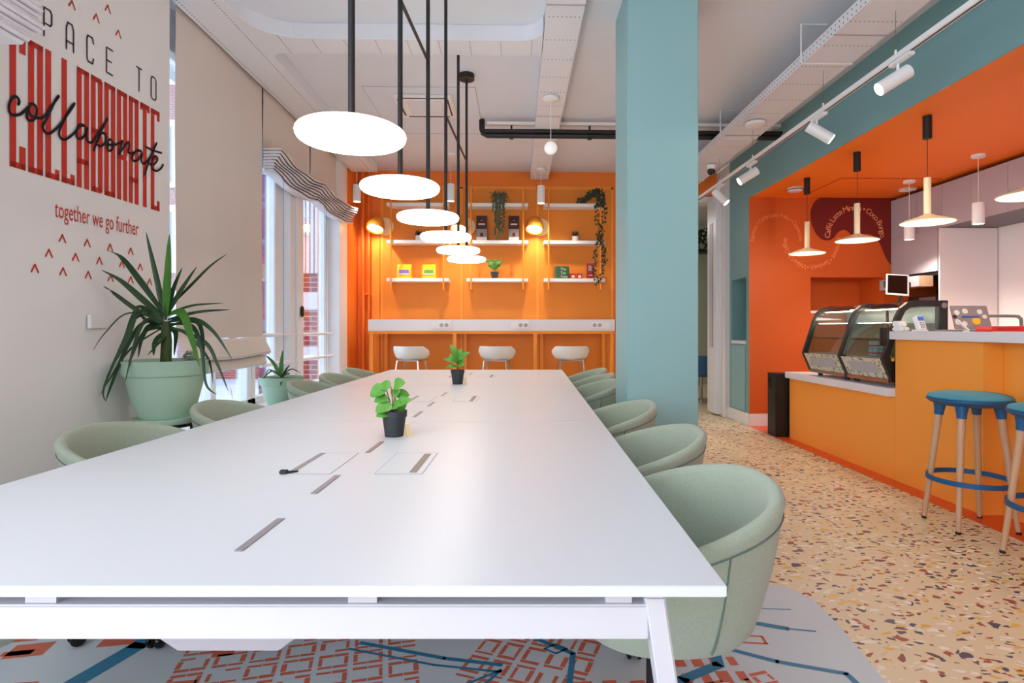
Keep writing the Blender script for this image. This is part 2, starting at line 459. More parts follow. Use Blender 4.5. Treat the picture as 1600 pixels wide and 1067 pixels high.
# left wall: parapet under the windows, lintel above, posts between
struct('wall_left', MB().box(-2.5, -2.3, -3.2, YB, 0, 0.44).box(-2.5, -2.3, -3.2, YB, 2.95, H).box(-2.5, -2.3, 3.3, 3.5, 0.44, 2.95), 'white_paint')
struct('wall_left_end', MB().box(-2.5, -2.14, 7.37, YB, 0, H), 'orange_wall')
struct('trim_sill', MB().box(-2.3, -1.78, 3.45, 7.36, 0.44, 0.50).box(-2.3, -1.86, 3.45, 7.36, 0.0, 0.44), 'frame_white')
struct('trim_jamb', MB().box(-2.3, -2.13, 7.0, 7.36, 0.5, H).box(-2.3, -2.1, 6.95, 7.02, 0.5, 2.6), 'frame_white')
# rear wall behind the camera with an unseen opening added to let in daylight
struct('wall_rear', MB().box(-2.5, -1.9, -3.3, -3.2, 0, H).box(0.1, XR + 0.1, -3.3, -3.2, 0, H).box(-1.9, 0.1, -3.3, -3.2, 0, 0.9).box(-1.9, 0.1, -3.3, -3.2, 2.9, H), 'white_paint')
# column
cx, cy = T(0.6, 3.6)
struct('column', MB().box(cx, cx + 0.445, cy, cy + 0.43, 0, H), 'teal_column', bevel=0.006)

# ---- window beyond the blinds: frames, glass
w1 = thing('window_1', 'tall white framed casement window with glass below the gathered striped shade', 'window', (-2.28, 6.0, 0.5))
w1['kind'] = 'structure'
def wf(y0, y1, z0, z1, x0=-0.03, x1=0.05): return MB().box(x0, x1, y0 - 6.0, y1 - 6.0, z0 - 0.5, z1 - 0.5)
wf(4.95, 7.0, 2.56, 2.95).box(-0.03, 0.05, -1.05, 1.0, 0.0, 0.06).build('window_frame', 'frame_white', w1, bevel=0.004)
wf(4.95, 5.02, 0.5, 2.6).build('window_frame', 'frame_white', w1, bevel=0.004)
wf(5.42, 5.62, 0.5, 2.6).build('mullion', 'frame_white', w1, bevel=0.008)
wf(5.62, 5.98, 0.5, 2.6, -0.02, 0.11).box(0.11, 0.13, -0.24, -0.2, 0, 2.1).build('mullion', 'frame_white', w1, bevel=0.008)
wf(6.84, 7.0, 0.5, 2.6).build('window_frame', 'frame_white', w1, bevel=0.008)
wf(5.02, 5.42, 0.56, 2.56, 0.0, 0.006).build('pane', 'glass', w1)
wf(5.98, 6.84, 0.56, 2.56, 0.0, 0.006).build('pane', 'glass', w1)
MB().lathe([(0.0, 0), (0.022, 0.004), (0.026, 0.015), (0.02, 0.028), (0, 0.032)], 0.111, 0.0, 0.0, 20, 'x').build('handle', 'black_plastic', w1, smooth=True, loc=(0, -0.1, 0.82)).scale = (1, 1.0, 2.3)
for z in (1.09, 0.83):
    MB().cyl((0.1, -1.0, z - 0.5), (0.1, 0.98, z - 0.5), 0.016).build('safety_rail', 'frame_white', w1, smooth=True)
w2 = thing('window_2', 'tall white framed window mostly hidden behind the lowered beige blind', 'window', (-2.28, 4.2, 0.5))
w2['kind'] = 'structure'
MB().box(-0.03, 0.05, -0.7, 0.75, 0.0, 0.06).box(-0.03, 0.05, -0.7, 0.75, 2.39, 2.45).box(-0.03, 0.05, -0.7, -0.62, 0, 2.45).box(-0.03, 0.05, 0.67, 0.75, 0, 2.45).box(-0.03, 0.05, 0.1, 0.17, 0, 2.45).build('window_frame', 'frame_white', w2, bevel=0.004)
MB().box(0, 0.006, -0.62, 0.67, 0.06, 2.39).build('pane', 'glass', w2)

# ---- outdoors
struct('exterior_ground', MB().box(-30, -2.5, -10, 40, -0.5, -0.4), 'pavement')
bp_ = thing('brick_pier', 'red brick pier with white stone bands outside the window', 'pier', (-3.05, 8.7, -0.4))
MB().box(-0.75, 0.16, 0, 0.4, 0, 4.5).build('brickwork', 'brick', bp_)
MB().box(-0.22, 0.17, -0.03, 0.3, 1.82, 2.08).build('stone_band', 'outdoor_white', bp_, bevel=0.02)
MB().box(-0.22, 0.17, -0.03, 0.3, 1.08, 1.28).build('stone_band', 'outdoor_white', bp_, bevel=0.02)
MB().box(0.17, 0.6, -0.1, 0.4, 0, 4.5).build('pilaster', 'outdoor_white', bp_)
MB().box(-0.75, -0.23, -0.04, -0.01, 0, 4.5).build('downpipe', 'outdoor_purple', bp_)
aws = thing('awning', 'striped fabric awning side hanging before the red brick pier', 'awning', (-3.04, 8.6, 2.0))
MB().box(-0.20, 0.12, 0, 0.01, 0, 1.4).box(-0.21, 0.13, -0.01, 0.02, -0.04, 0.0).build('fabric', 'awning', aws)
aw2 = thing('awning', 'striped fabric awning side seen through the narrow left glass', 'awning', (-3.35, 7.0, 1.9))
MB().box(-0.3, 0.06, 0, 0.01, 0, 1.4).box(-0.31, 0.07, -0.01, 0.02, -0.04, 0.0).build('fabric', 'awning', aw2)
bd = thing('outside_townhouse', 'purple brick townhouse with white window surrounds across the street', 'building', (-9, 18, -0.4))
MB().box(-8, 2.2, 0, 1, 0, 9).build('wall', 'brick', bd)
for i in range(6):
    for j in range(3):
        x = -7 + i * 1.55; z = 0.8 + j * 2.6
        f = MB().box(x - 0.15, x + 1.0, -0.06, 0, z - 0.15, z + 1.9).build('window_surround', 'outdoor_white', bd)
        MB().box(x, x + 0.85, -0.09, -0.061, z, z + 1.7).build('pane', 'outdoor_blue', f)
random.seed(3)
sh = thing('bare_shrub', 'bare reddish shrub outside under the beige blind', 'shrub', (-3.6, 5.6, -0.4))
mb = MB()
for i in range(170):
    a = random.uniform(0, 2 * PI); r = random.uniform(0.1, 0.9)
    p = Vector((math.cos(a) * r * 0.6, math.sin(a) * r, random.uniform(0, 0.5)))
    pts = [p]
    for k in range(4):
        p = p + Vector((random.uniform(-.14, .14), random.uniform(-.18, .18), random.uniform(0.08, 0.3))); pts.append(p)
    mb.tube(pts, [0.012, 0.009, 0.007, 0.005, 0.003], 5)
mb.build('branches', 'foliage_out', sh)

# ================================================================== LEFT: BANNER AND BLINDS
# the banner hangs in a plane turned slightly from the wall; u runs along it, v is height
BU = Vector((0.023, 1.0, 0)).normalized()
def Bpos(d, z, off=0.0):        # d: distance along the table direction, z: height
    xr = -2.289 + 0.023 * d + off
    X, Y = T(xr, d)
    return (X, Y, z)
bn = thing('fabric_banner', 'tall off-white fabric banner with red and black collaborate lettering', 'banner', (0, 0, 0))
MB().add([Bpos(0.6, 0.02), Bpos(3.55, 0.02), Bpos(3.55, H - 0.01), Bpos(0.6, H - 0.01), Bpos(0.6, 0.02, -.006), Bpos(3.55, 0.02, -.006), Bpos(3.55, H - 0.01, -.006), Bpos(0.6, H - 0.01, -.006)],
         [(0, 1, 2, 3), (7, 6, 5, 4), (0, 4, 5, 1), (1, 5, 6, 2), (2, 6, 7, 3), (3, 7, 4, 0)]).build('cloth', 'banner', bn)
PB = lambda off: (lambda u, v: Bpos(u, v, off))
mb = MB()
def rects(ch):
    s = 0.40; h = 0.045
    L, R, Tp, Bt = (0, s, 0, 1), (1 - s, 1, 0, 1), (0, 1, 1 - h, 1), (0, 1, 0, h)
    return {'C': [L, Tp, Bt, (1 - s, 1, .86, 1), (1 - s, 1, 0, .17)], 'O': [L, R, Tp, Bt], 'L': [L, (0, 1, 0, h), (1 - s * .8, 1, 0, .085)],
            'A': [L, R, Tp, (0, 1, .2, .2 + h)], 'B': [L, (1 - s, 1, .55, .985), (1 - s, 1, .015, .5), (0, .92, 1 - h, 1), (0, .92, 0, h), (0, .92, .5, .55)],
            'R': [L, (1 - s, 1, .42, .985), (1 - s, 1, 0, .38), Tp, (0, .92, .37, .42)], 'T': [(.5 - s / 2, .5 + s / 2, 0, 1), Tp, (0, .25, .93, 1), (.75, 1, .93, 1)],
            'E': [L, Tp, Bt, (0, .85, .5, .5 + h), (.7, 1, .9, 1), (.7, 1, 0, .1)]}[ch]
u0, pitch, z0, z1 = 2.485, 0.0893, 1.845, 2.435
for i, ch in enumerate('COLLABORATE'):
    for (a, b, c, d) in rects(ch):
        w = pitch * 0.86
        ua, ub, za, zb = u0 + i * pitch + a * w, u0 + i * pitch + b * w, z0 + c * (z1 - z0), z0 + d * (z1 - z0)
        mb.add([Bpos(ua, za, .002), Bpos(ub, za, .002), Bpos(ub, zb, .002), Bpos(ua, zb, .002)], [(0, 1, 2, 3)])
mb.build('lettering', 'red_print', bn)
mb = MB(); P = PB(.003)
def thin(ch, u, z, w=0.042, h=0.13):
    S = {'S': [[(1, .85), (.8, 1), (.2, 1), (0, .85), (0, .62), (1, .38), (1, .15), (.8, 0), (.2, 0), (0, .15)]],
         'P': [[(0, 0), (0, 1), (.8, 1), (1, .9), (1, .55), (.8, .45), (0, .45)]], 'A': [[(0, 0), (0, .8), (.2, 1), (.8, 1), (1, .8), (1, 0)], [(0, .3), (1, .3)]],
         'C': [[(1, .8), (.85, 1), (.15, 1), (0, .88), (0, .12), (.15, 0), (.85, 0), (1, .2)]], 'E': [[(1, 1), (0, 1), (0, 0), (1, 0)], [(0, .5), (.8, .5)]],
         'T': [[(0, 1), (1, 1)], [(.5, 1), (.5, 0)]], 'O': [[(.2, 0), (0, .12), (0, .88), (.2, 1), (.8, 1), (1, .88), (1, .12), (.8, 0), (.2, 0)]]}[ch]
    for st in S: ribbon(mb, [(u + a * w, z + b * h) for a, b in st], 0.008, P)
for ch, u in zip('SPACETO', (2.53, 2.655, 2.78, 2.905, 3.035, 3.258, 3.38)):
    mb = MB(); thin(ch, u, 2.49); mb.build('letter', 'ink_print', bn)
# tagline, narrow letters
mb = MB()
vs, fs, w = glyphs('together we go further', 0.1)
sx = (3.275 - 2.715) / w
mb.add([Bpos(2.715 + x * sx, 1.672 + y * 1.16, .002) for x, y in vs], fs)
mb.build('lettering', 'red_print', bn)
# hand-written word: points traced along the plane (u, z)
def pxu(cx_, cy_):
    px, py = cx_ / 3.557, cy_ / 3.557
    d = 2.289 / ((829 - px) / 907 + 0.023)
    return (d, 1.15 + (513 - py) * d / 907)
mb = MB(); P = PB(.006)
strokes = [[(95, 580), (100, 560), (85, 537), (60, 545), (42, 590), (50, 630), (72, 640), (105, 635), (130, 615), (150, 598), (140, 640), (155, 670), (185, 660), (197, 620), (188, 585), (165, 578), (152, 605), (165, 640), (200, 655), (235, 650), (280, 590), (320, 535), (300, 560), (258, 650), (232, 700), (245, 735), (272, 740), (320, 700), (380, 620), (408, 575), (380, 610), (348, 670), (325, 720), (325, 755), (345, 775), (375, 765), (410, 735), (440, 700), (465, 700)],
           [(465, 700), (440, 692), (420, 720), (420, 758), (440, 772), (465, 750), (478, 710), (475, 760), (487, 790), (512, 785), (540, 740), (592, 660)],
           [(592, 660), (560, 720), (532, 790), (515, 835)], [(532, 790), (558, 742), (583, 748), (580, 790), (555, 812), (535, 805)],
           [(583, 800), (598, 800), (590, 822), (602, 838), (620, 825), (622, 790), (603, 775), (592, 800), (630, 805), (665, 790), (674, 786), (655, 855), (680, 820), (708, 790), (712, 815), (708, 848), (735, 850), (760, 838), (780, 840)],
           [(780, 840), (755, 835), (730, 870), (740, 895), (765, 885), (785, 850), (780, 890), (795, 910), (825, 880), (850, 830), (866, 795), (835, 860), (800, 970)],
           [(805, 815), (845, 835), (892, 850)], [(815, 905), (840, 915), (860, 905), (872, 880), (855, 868), (838, 900), (842, 935), (865, 950), (890, 935), (902, 915)]]
for st in strokes:
    ribbon(mb, catmull([pxu(a, b) for a, b in st], 5), 0.0125, P)
mb.build('handwriting', 'ink_print', bn)
mb = MB(); P = PB(.002)
for (px, py) in [(112, 6), (168, 13), (150, 27), (184.5, 52), (97, 372), (135.8, 379), (171.6, 386), (203.9, 392), (76, 395), (117.7, 401.4), (155, 407), (190, 412), (218.8, 416.7), (54, 418.7), (98, 423.8), (137.3, 429), (172.4, 433.7), (204, 436.4), (233.4, 440)]:
    u, z = pxu(px * 3.557, py * 3.557)
    mb = MB(); ribbon(mb, [(u - .018, z - .018), (u, z + .016), (u + .018, z - .018)], 0.008, P)
    mb.build('arrow_mark', 'red_print', bn)

# faint socket image in the banner, modelled as a plate in banner colour
sk = thing('socket_image', 'faint socket image in the banner behind palm, shaped as a plate', 'socket', Bpos(2.97, 1.15))
MB().box(0.002, 0.02, -0.07, 0.07, 0.0, 0.07).build('plate', 'banner', sk, bevel=0.004)

def cloth_panel(name, y0, y1, z0, z1, parent, m='blind_fabric', x=0.0, amp=0.004, seed=1):
    random.seed(seed); mb = MB(); ny, nz = 24, 40; ph = random.random() * 6
    g = []
    for i in range(nz + 1):
        for j in range(ny + 1):
            y = y0 + (y1 - y0) * j / ny; z = z0 + (z1 - z0) * i / nz
            g.append((x + amp * math.sin(y * 5 + ph + z * 1.3) + amp * 0.6 * math.sin(z * 4 + y * 2 + ph), y, z))
    mb.add(g, [(i * (ny + 1) + j, i * (ny + 1) + j + 1, (i + 1) * (ny + 1) + j + 1, (i + 1) * (ny + 1) + j) for i in range(nz) for j in range(ny)])
    o = mb.build(name, m, parent, smooth=True)
    return o
# lowered beige blind with two slack folds at its foot
rb = thing('roman_blind', 'lowered beige fabric roman blind hanging right of the banner', 'blind', (XL, 3.72, 0))
cloth_panel('cloth', 0.0, 1.25, 1.08, H - 0.005, rb, seed=4)
prof = [(0.0, 1.08), (0.02, 1.06), (0.05, 1.0), (0.075, 0.95), (0.06, 0.93), (0.02, 0.925), (0.0, 0.93), (0.02, 0.90), (0.04, 0.86), (0.03, 0.845), (0.0, 0.84)]
mb = MB()
n = len(prof)
for j in range(13):
    for (x, z) in prof: mb.v.append((x, 1.25 * j / 12, z + 0.006 * math.sin(j * 0.7)))
for j in range(12):
    for i in range(n - 1): mb.f.append((j * n + i, (j + 1) * n + i, (j + 1) * n + i + 1, j * n + i + 1)); mb.m.append(0)
mb.build('lower_fold', 'blind_fabric', rb, smooth=True)
MB().cyl((0.012, -0.01, 0.838), (0.012, 1.27, 0.845), 0.006).build('bottom_rail', 'frame_white', rb, smooth=True)
# pulled-up striped roman shade with flat cloth above (two sections)
for k, (ya, yb, lab) in enumerate([(4.99, 6.1, 'gathered striped roman shade over the casement window, section beside the beige blind'), (6.11, 7.36, 'gathered striped roman shade over the casement window, section beside the orange wall')]):
    rs = thing('roman_blind', lab, 'blind', (XL, ya, 0), group='gathered striped roman shades')
    L = yb - ya
    cloth_panel('cloth', 0.0, L, 2.66, H - 0.005, rs, seed=8 + k)
    nf = 8
    for i in range(nf):
        z = 2.66 - i * 0.026; ext = 0.15 - 0.010 * i
        mb = MB(); sec = []
        for j in range(15):
            y = L * j / 14; sag = -0.045 * math.sin(PI * j / 14) + (0.02 if k == 0 else 0.0) * (1 - j / 14)
            w = ext + 0.012 * math.sin(j * 0.9 + i)
            sec.append([(0.0, y, z + sag), (w * 0.5, y, z + 0.009 + sag), (w, y, z + 0.004 + sag), (w + 0.008, y, z - 0.006 + sag), (w, y, z - 0.014 + sag), (w * 0.5, y, z - 0.012 + sag), (0, y, z - 0.010 + sag)])
        mb.loft(sec)
        mb.build('fold', 'shade_white' if i else 'blind_fabric', rs, smooth=True)
        if i:
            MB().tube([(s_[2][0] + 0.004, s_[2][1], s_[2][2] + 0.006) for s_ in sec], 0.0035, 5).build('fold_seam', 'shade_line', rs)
    for y in (0.02, L * 0.98):
        MB().cyl((0.16, y, 0.7), (0.16, y, 2.5), 0.0015, 5).build('cord', 'shade_line', rs)
# near folded shade at the top left
rs = thing('roman_blind', 'folded white roman shade edge in the top corner above the lettering', 'blind', Bpos(2.16, 2.165, .275))
rs.rotation_euler = (0, 0, -A)
for i in range(10):
    z = 0.0 + i * 0.019; e = (-0.10, -0.082, -0.064, -0.046, -0.03, -0.014, -0.02, -0.02, -0.025, -0.03)[i]
    mb = MB(); sec = []
    for j in range(12):
        y = -1.6 + (1.6 + e) * j / 11
        w = 0.16 + 0.008 * math.sin(i * 1.7)
        sec.append([(-.12, y, z), (w * .5, y, z + .010), (w, y, z + .008), (w + .008, y, z), (w, y, z - .008), (w * .5, y, z - .008)])
    mb.loft(sec); mb.build('fold', 'shade_white', rs, smooth=True)
MB().box(-.13, -.125, -1.6, 0.05, -.02, 1.05).build('cloth', 'blind_fabric', rs)

# ================================================================== CEILING EQUIPMENT
def tray_piece(mb_b, mb_s, x0, x1, y0, y1, z0, z1): mb_b.box(x0, x1, y0, y1, z0, z1)
def cable_tray(label, x0, x1, y0, y1, z0, h, m='tray_dots', lip='tray_side', name='cable_tray'):
    t = thing(name, label, 'cable tray', ((x0 + x1) / 2, y0, z0))
    hw = (x1 - x0) / 2; L = y1 - y0
    MB().box(-hw, hw, 0, L, 0, 0.004).build('bottom_panel', m, t)
    MB().box(-hw, -hw + 0.004, 0, L, 0.004, h).build('side_panel', lip, t)
    MB().box(hw - 0.004, hw, 0, L, 0.004, h).build('side_panel', lip, t)
    if y1 < YB - 0.02: MB().box(-hw, hw, L - 0.004, L, 0.004, h).build('end_panel', 'white_paint', t)
    for k in range(int(L / 1.9)):
        y = 0.9 + k * 1.9
        MB().box(-hw - 0.003, hw + 0.003, y, y + 0.012, -0.004, 0.0).build('joint', 'grey_cabinet', t)
    return t
ct = cable_tray('white perforated cable tray running down the middle of the ceiling', 0.19, 0.43, -3.0, 7.86, 3.165, 0.11)
ct = cable_tray('white perforated cable tray hung on brackets beside the teal soffit', 2.0, 2.34, -3.0, 7.86, 3.0, 0.075)
for y in (4.0, 5.6, 7.2, 2.4):
    MB().tube([(-0.185, y + 3, 0.0), (-0.185, y + 3, 0.27), (0.0, y + 3, 0.272)], 0.006, 6).build('bracket', 'lamp_white', ct)
    MB().box(-0.175, 0.175, y + 3 - 0.008, y + 3 + 0.008, -0.008, -0.001).build('bracket', 'lamp_white', ct)
# wide duct along the windows, joined by a cross band with rounded inner corners
dk = thing('ceiling_duct', 'wide white perforated duct along the windows with rounded cross arm', 'duct', (0, 0, 3.17))
def arc(cx_, cy_, r, a0, a1, n=8): return [(cx_ + r * math.cos(a0 + (a1 - a0) * i / n), cy_ + r * math.sin(a0 + (a1 - a0) * i / n)) for i in range(n + 1)]
xl, xr_, xm = -2.12, -1.80, 0.185
out = [(xl, -3.0), (xr_, -3.0)] + arc(xr_ + .3, 4.08 - .3, .3, PI, PI / 2) + arc(xm - .16, 4.08 - .16, .16, PI / 2, 0)[:] + [(xm, 4.3)] + arc(xr_ + .1, 4.3 + .1, .1, -PI / 2, -PI) + [(xr_, 7.55), (xl, 7.55)]
n = len(out)
mb = MB(); mb.prism([(x, y, 0) for x, y in out], (0, 0, 0.005)); mb.build('bottom_panel', 'tray_cross', dk)
mb = MB()
for i in range(1, n - 1):
    (xa, ya), (xb, yb) = out[i], out[i + 1]
    mb.quad((xa, ya, 0.005), (xb, yb, 0.005), (xb, yb, 0.109), (xa, ya, 0.109))
mb.build('side_panel', 'ceiling_paint', dk)
# black waste pipe under the ceiling
pp = thing('ceiling_pipe', 'black pipe with elbow clamped under the white ceiling', 'pipe', (0, 5.93, 3.12))
mb = MB(); mb.tube([(-0.35, 0, 0.16), (-0.35, 0, 0.06), (-0.335, 0, 0.02), (-0.3, 0, 0), (2.72, 0, 0)], 0.03, 12); mb.build('pipe', 'black_plastic', pp, smooth=True)
MB().box(-0.3, 2.72, -0.03, 0.03, 0.1, 0.13).build('rail', 'lamp_white', pp)
MB().tube([(-0.32, -0.05, 0.03), (2.72, -0.05, 0.03)], 0.018, 8).build('pipe', 'black_metal', pp)
for x in (-0.05, 0.75, 1.25, 1.55):
    MB().lathe([(0.03, -0.02), (0.041, -0.02), (0.041, 0.02), (0.03, 0.02)], x, 0, 0, 14, 'x').box(x - 0.01, x + 0.01, -0.01, 0.01, 0.04, 0.12).build('clamp', 'black_metal', pp)
# cassette air conditioner and its access panel
ac = thing('air_conditioner', 'white ceiling cassette air conditioner set in a square access panel', 'air conditioner', (-0.86, 5.55, H))
MB().box(-0.5, 0.5, -0.42, 0.8, -0.006, -0.001).build('access_panel', 'ceiling_paint', ac)
MB().box(-0.27, 0.27, -0.27, 0.27, -0.03, -0.007).build('fascia', 'lamp_white', ac, bevel=0.01)
MB().box(-0.16, 0.16, -0.17, 0.17, -0.036, -0.031).build('grille', 'tray_side', ac)
for (a, b, c, d) in ((-.2, .2, -.235, -.22), (-.2, .2, .22, .235), (-.235, -.22, -.2, .2), (.22, .235, -.2, .2)):
    MB().box(a, b, c, d, -0.034, -0.031).build('air_slot', 'black_plastic', ac)
mb = MB()
for (a, b, c, d) in ((-.5, .5, -.42, -.416), (-.5, .5, .796, .8), (-.5, -.496, -.42, .8), (.496, .5, -.42, .8)): mb.box(a, b, c, d, -0.008, -0.0062)
mb.build('panel_edge', 'grey_cabinet', ac)
# globe and cap
gl = thing('globe_pendant', 'small white glass globe lamp hanging from the middle cable tray', 'lamp', (0.30, 5.05, 2.72))
MB().lathe([(0.0, -0.057)] + [(0.057 * math.cos(a), 0.057 * math.sin(a)) for a in [(-80 + 16 * i) * PI / 180 for i in range(11)]] + [(0.0, 0.057)], seg=24).build('globe', 'globe_glow', gl, smooth=True)
MB().cyl((0, 0, 0.05), (0, 0, 0.41), 0.003, 6).build('cord', 'lamp_white', gl)
MB().lathe([(0, 0.44), (0.07, 0.44), (0.07, 0.42), (0.05, 0.41), (0, 0.41)]).build('ceiling_rose', 'lamp_white', gl, smooth=True)
# ceiling roundels
def roundel(name, label, cat, x, y, z, r=0.075, h=0.03, m='lamp_white', ring=None):
    t = thing(name, label, cat, (x, y, z))
    MB().lathe([(0, -h), (r * 0.7, -h), (r * 0.95, -h * 0.75), (r, -h * 0.4), (r, 0), (0, 0)], seg=28).build('body', m, t, smooth=True)
    if ring: MB().lathe([(r * 1.02, -h * 0.42), (r * 1.03, -h * 0.42), (r * 1.03, -h * 0.62), (r * 1.0, -h * 0.62)], seg=28).build('ring', ring, t)
    return t
roundel('wifi_access_point', 'round white access point under the bracketed cable tray', 'access point', 2.14, 5.15, 2.99, 0.088)
roundel('smoke_detector', 'round white smoke detector on the orange ceiling by the teal pier', 'detector', 3.08, 6.34, ZA - .001, 0.085, 0.04, ring='black_plastic')
roundel('ceiling_speaker', 'round white vent on the orange ceiling by the grey cabinets', 'vent', 4.35, 6.35, ZA - .001, 0.09, 0.02, ring='black_plastic')
sc = thing('security_camera', 'small dome security camera under the bracketed cable tray', 'camera', (2.2, 6.5, 2.99))
MB().lathe([(0, 0), (0.055, 0), (0.05, -0.03), (0.04, -0.045), (0, -0.045)]).build('mount', 'lamp_white', sc, smooth=True)
MB().lathe([(0.0, -0.11), (0.025, -0.105), (0.042, -0.085), (0.045, -0.06), (0.035, -0.045), (0, -0.045)]).build('dome', 'dark_glossy', sc, smooth=True)
hl = thing('access_panel', 'thin outlined access panel in the orange ceiling above the mural', 'panel', (0, 0, ZA))
mb = MB()
mb.box(3.35, 3.354, 5.9, 6.7, -0.004, -0.001).box(3.35, 4.4, 5.9, 5.904, -0.004, -0.001)
mb.build('panel_edge', 'maroon', hl)

# ---- long pendant frame: six glowing discs
def disc_profile(R, h):
    pr = [(0, -h)]
    for i in range(9):
        a = -PI / 2 + PI * i / 8
        pr.append((R - h * 0.9 + h * 0.9 * math.cos(a), h * math.sin(a) if a < 0 else h * 0.8 * math.sin(a)))
    return pr + [(0, h * 0.8)]
ds = [1.741, 2.391, 3.04, 3.678, 4.311, 4.87]
zd = 1.73
for fi, (idx, lab) in enumerate([((0, 1, 2), 'black rod pendant frame with three large glowing discs nearer the camera'), ((3, 4, 5), 'black rod pendant frame with three glowing discs nearer the orange wall')]):
    y_c = ds[idx[1]]
    X, Y = T(-0.537, y_c)
    fr = thing('disc_pendant', lab, 'pendant lamp', (X, Y, zd), -A, group='linear disc pendants')
    for i in idx:
        y = ds[i] - y_c
        d = MB().lathe(disc_profile(0.161, 0.019), 0, y, 0, 48).build('lamp_disc', 'lamp_glow', fr, smooth=True)
        MB().lathe([(0, 0.017), (0.10, 0.0165), (0.10, 0.019), (0.06, 0.028), (0.02, 0.033), (0, 0.033)], 0, y, 0, 32).build('disc_cap', 'black_metal', fr, smooth=True)
        top = H - zd
        if i == 3: top = 1.53
        MB().cyl((0, y, 0.03), (0, y, top - 0.002), 0.0105, 12).build('rod', 'black_metal', fr, smooth=True)
        if i in (0, 4, 5):
            yy = y - (0.07 if i == 4 else 0)
            MB().lathe([(0, H - zd - 0.045), (0.066, H - zd - 0.045), (0.066, H - zd - 0.001), (0, H - zd - 0.001)], 0, yy, 0, 28).build('ceiling_rose', 'black_metal', fr, smooth=True)
    MB().tube([(0, ds[idx[0]] - y_c + (0.6 if fi == 0 else 0), 2.50 - zd), (0, ds[idx[2]] - y_c, 2.55 - zd)], 0.008, 8).build('cross_bar', 'black_metal', fr)

# ---- three small white cylinder pendants before the pegboard
def cyl_pendant(x, y, zc, z1_, z0_, label, group, r=0.048, cordm='lamp_white', glow='spot_glow', warm=True):
    t = thing('cylinder_pendant', label, 'pendant lamp', (x, y, zc), 0, group)
    MB().lathe([(0, 0), (0.055, 0), (0.055, -0.022), (0.05, -0.026), (0, -0.026)]).build('ceiling_rose', 'lamp_white', t, smooth=True)
    MB().cyl((0, 0, -0.026), (0, 0, z1_ - zc), 0.0025, 6).build('cord', cordm, t)
    MB().lathe([(0, z1_ - zc), (r * .95, z1_ - zc), (r, z1_ - zc - .004), (r, z0_ - zc), (r * .85, z0_ - zc), (r * .8, z0_ - zc + .03), (0, z0_ - zc + .03)], seg=24).build('lamp_body', 'lamp_white', t, smooth=True)
    MB().lathe([(0, z0_ - zc + 0.004), (r * .82, z0_ - zc + 0.004), (r * .82, z0_ - zc + 0.008), (0, z0_ - zc + 0.008)], seg=24).build('bulb', glow, t)
    return t
g = 'white cylinder pendants before the pegboard'
cyl_pendant(-1.99, 7.3, H - .001, 2.94, 2.73, 'white cylinder pendant hanging beside the windows before the orange corner', g)
cyl_pendant(-0.80, 7.1, H - .001, 2.91, 2.70, 'white cylinder pendant seen behind the black rods of the disc lamps', g)
cyl_pendant(0.31, 7.29, 3.158, 2.94, 2.72, 'white cylinder pendant hanging under the middle cable tray end', g)
g = 'white cylinder pendants over the bar'
cyl_pendant(4.12, 5.99, ZA - .001, 2.28, 2.08, 'white cylinder pendant at the bar by the tall grey cabinet', g)
cyl_pendant(4.12, 5.08, ZA - .001, 2.27, 2.08, 'white cylinder pendant at the bar before the white splashback', g)
# ---- cream cone pendants over the bar
cp = None
for i, (y, lab) in enumerate([(5.92, 'cream disc pendant with black ceiling canister before the orange mural text'), (5.04, 'cream disc pendant with black ceiling canister before the dark red shape'), (4.166, 'cream disc pendant with black ceiling canister over the glass display case'), (3.3, 'cream disc pendant cut by the picture edge above the bar stools')]):
    if cp is None:
        cp = thing('cone_pendant', lab, 'pendant lamp', (3.0, y, ZA - .001), 0, 'cream disc pendants over the bar')
        MB().lathe([(0, 0), (0.03, 0), (0.03, -0.165), (0, -0.165)], seg=20).build('ceiling_canister', 'black_metal', cp, smooth=True)
        MB().cyl((0, 0, -0.16), (0, 0, -0.46), 0.0022, 6).build('cord', 'black_metal', cp)
        MB().lathe([(0, -0.45), (0.024, -0.45), (0.024, -0.715), (0, -0.715)], seg=20).build('stem', 'lamp_cream', cp, smooth=True)
        MB().lathe([(0.022, -0.715), (0.06, -0.732), (0.12, -0.752), (0.174, -0.772), (0.176, -0.776), (0.172, -0.779), (0.05, -0.765), (0.0, -0.763)], seg=40).build('shade', 'lamp_cream', cp, smooth=True)
    else:
        dup(cp, (3.0, y, ZA - .001), 0, lab)

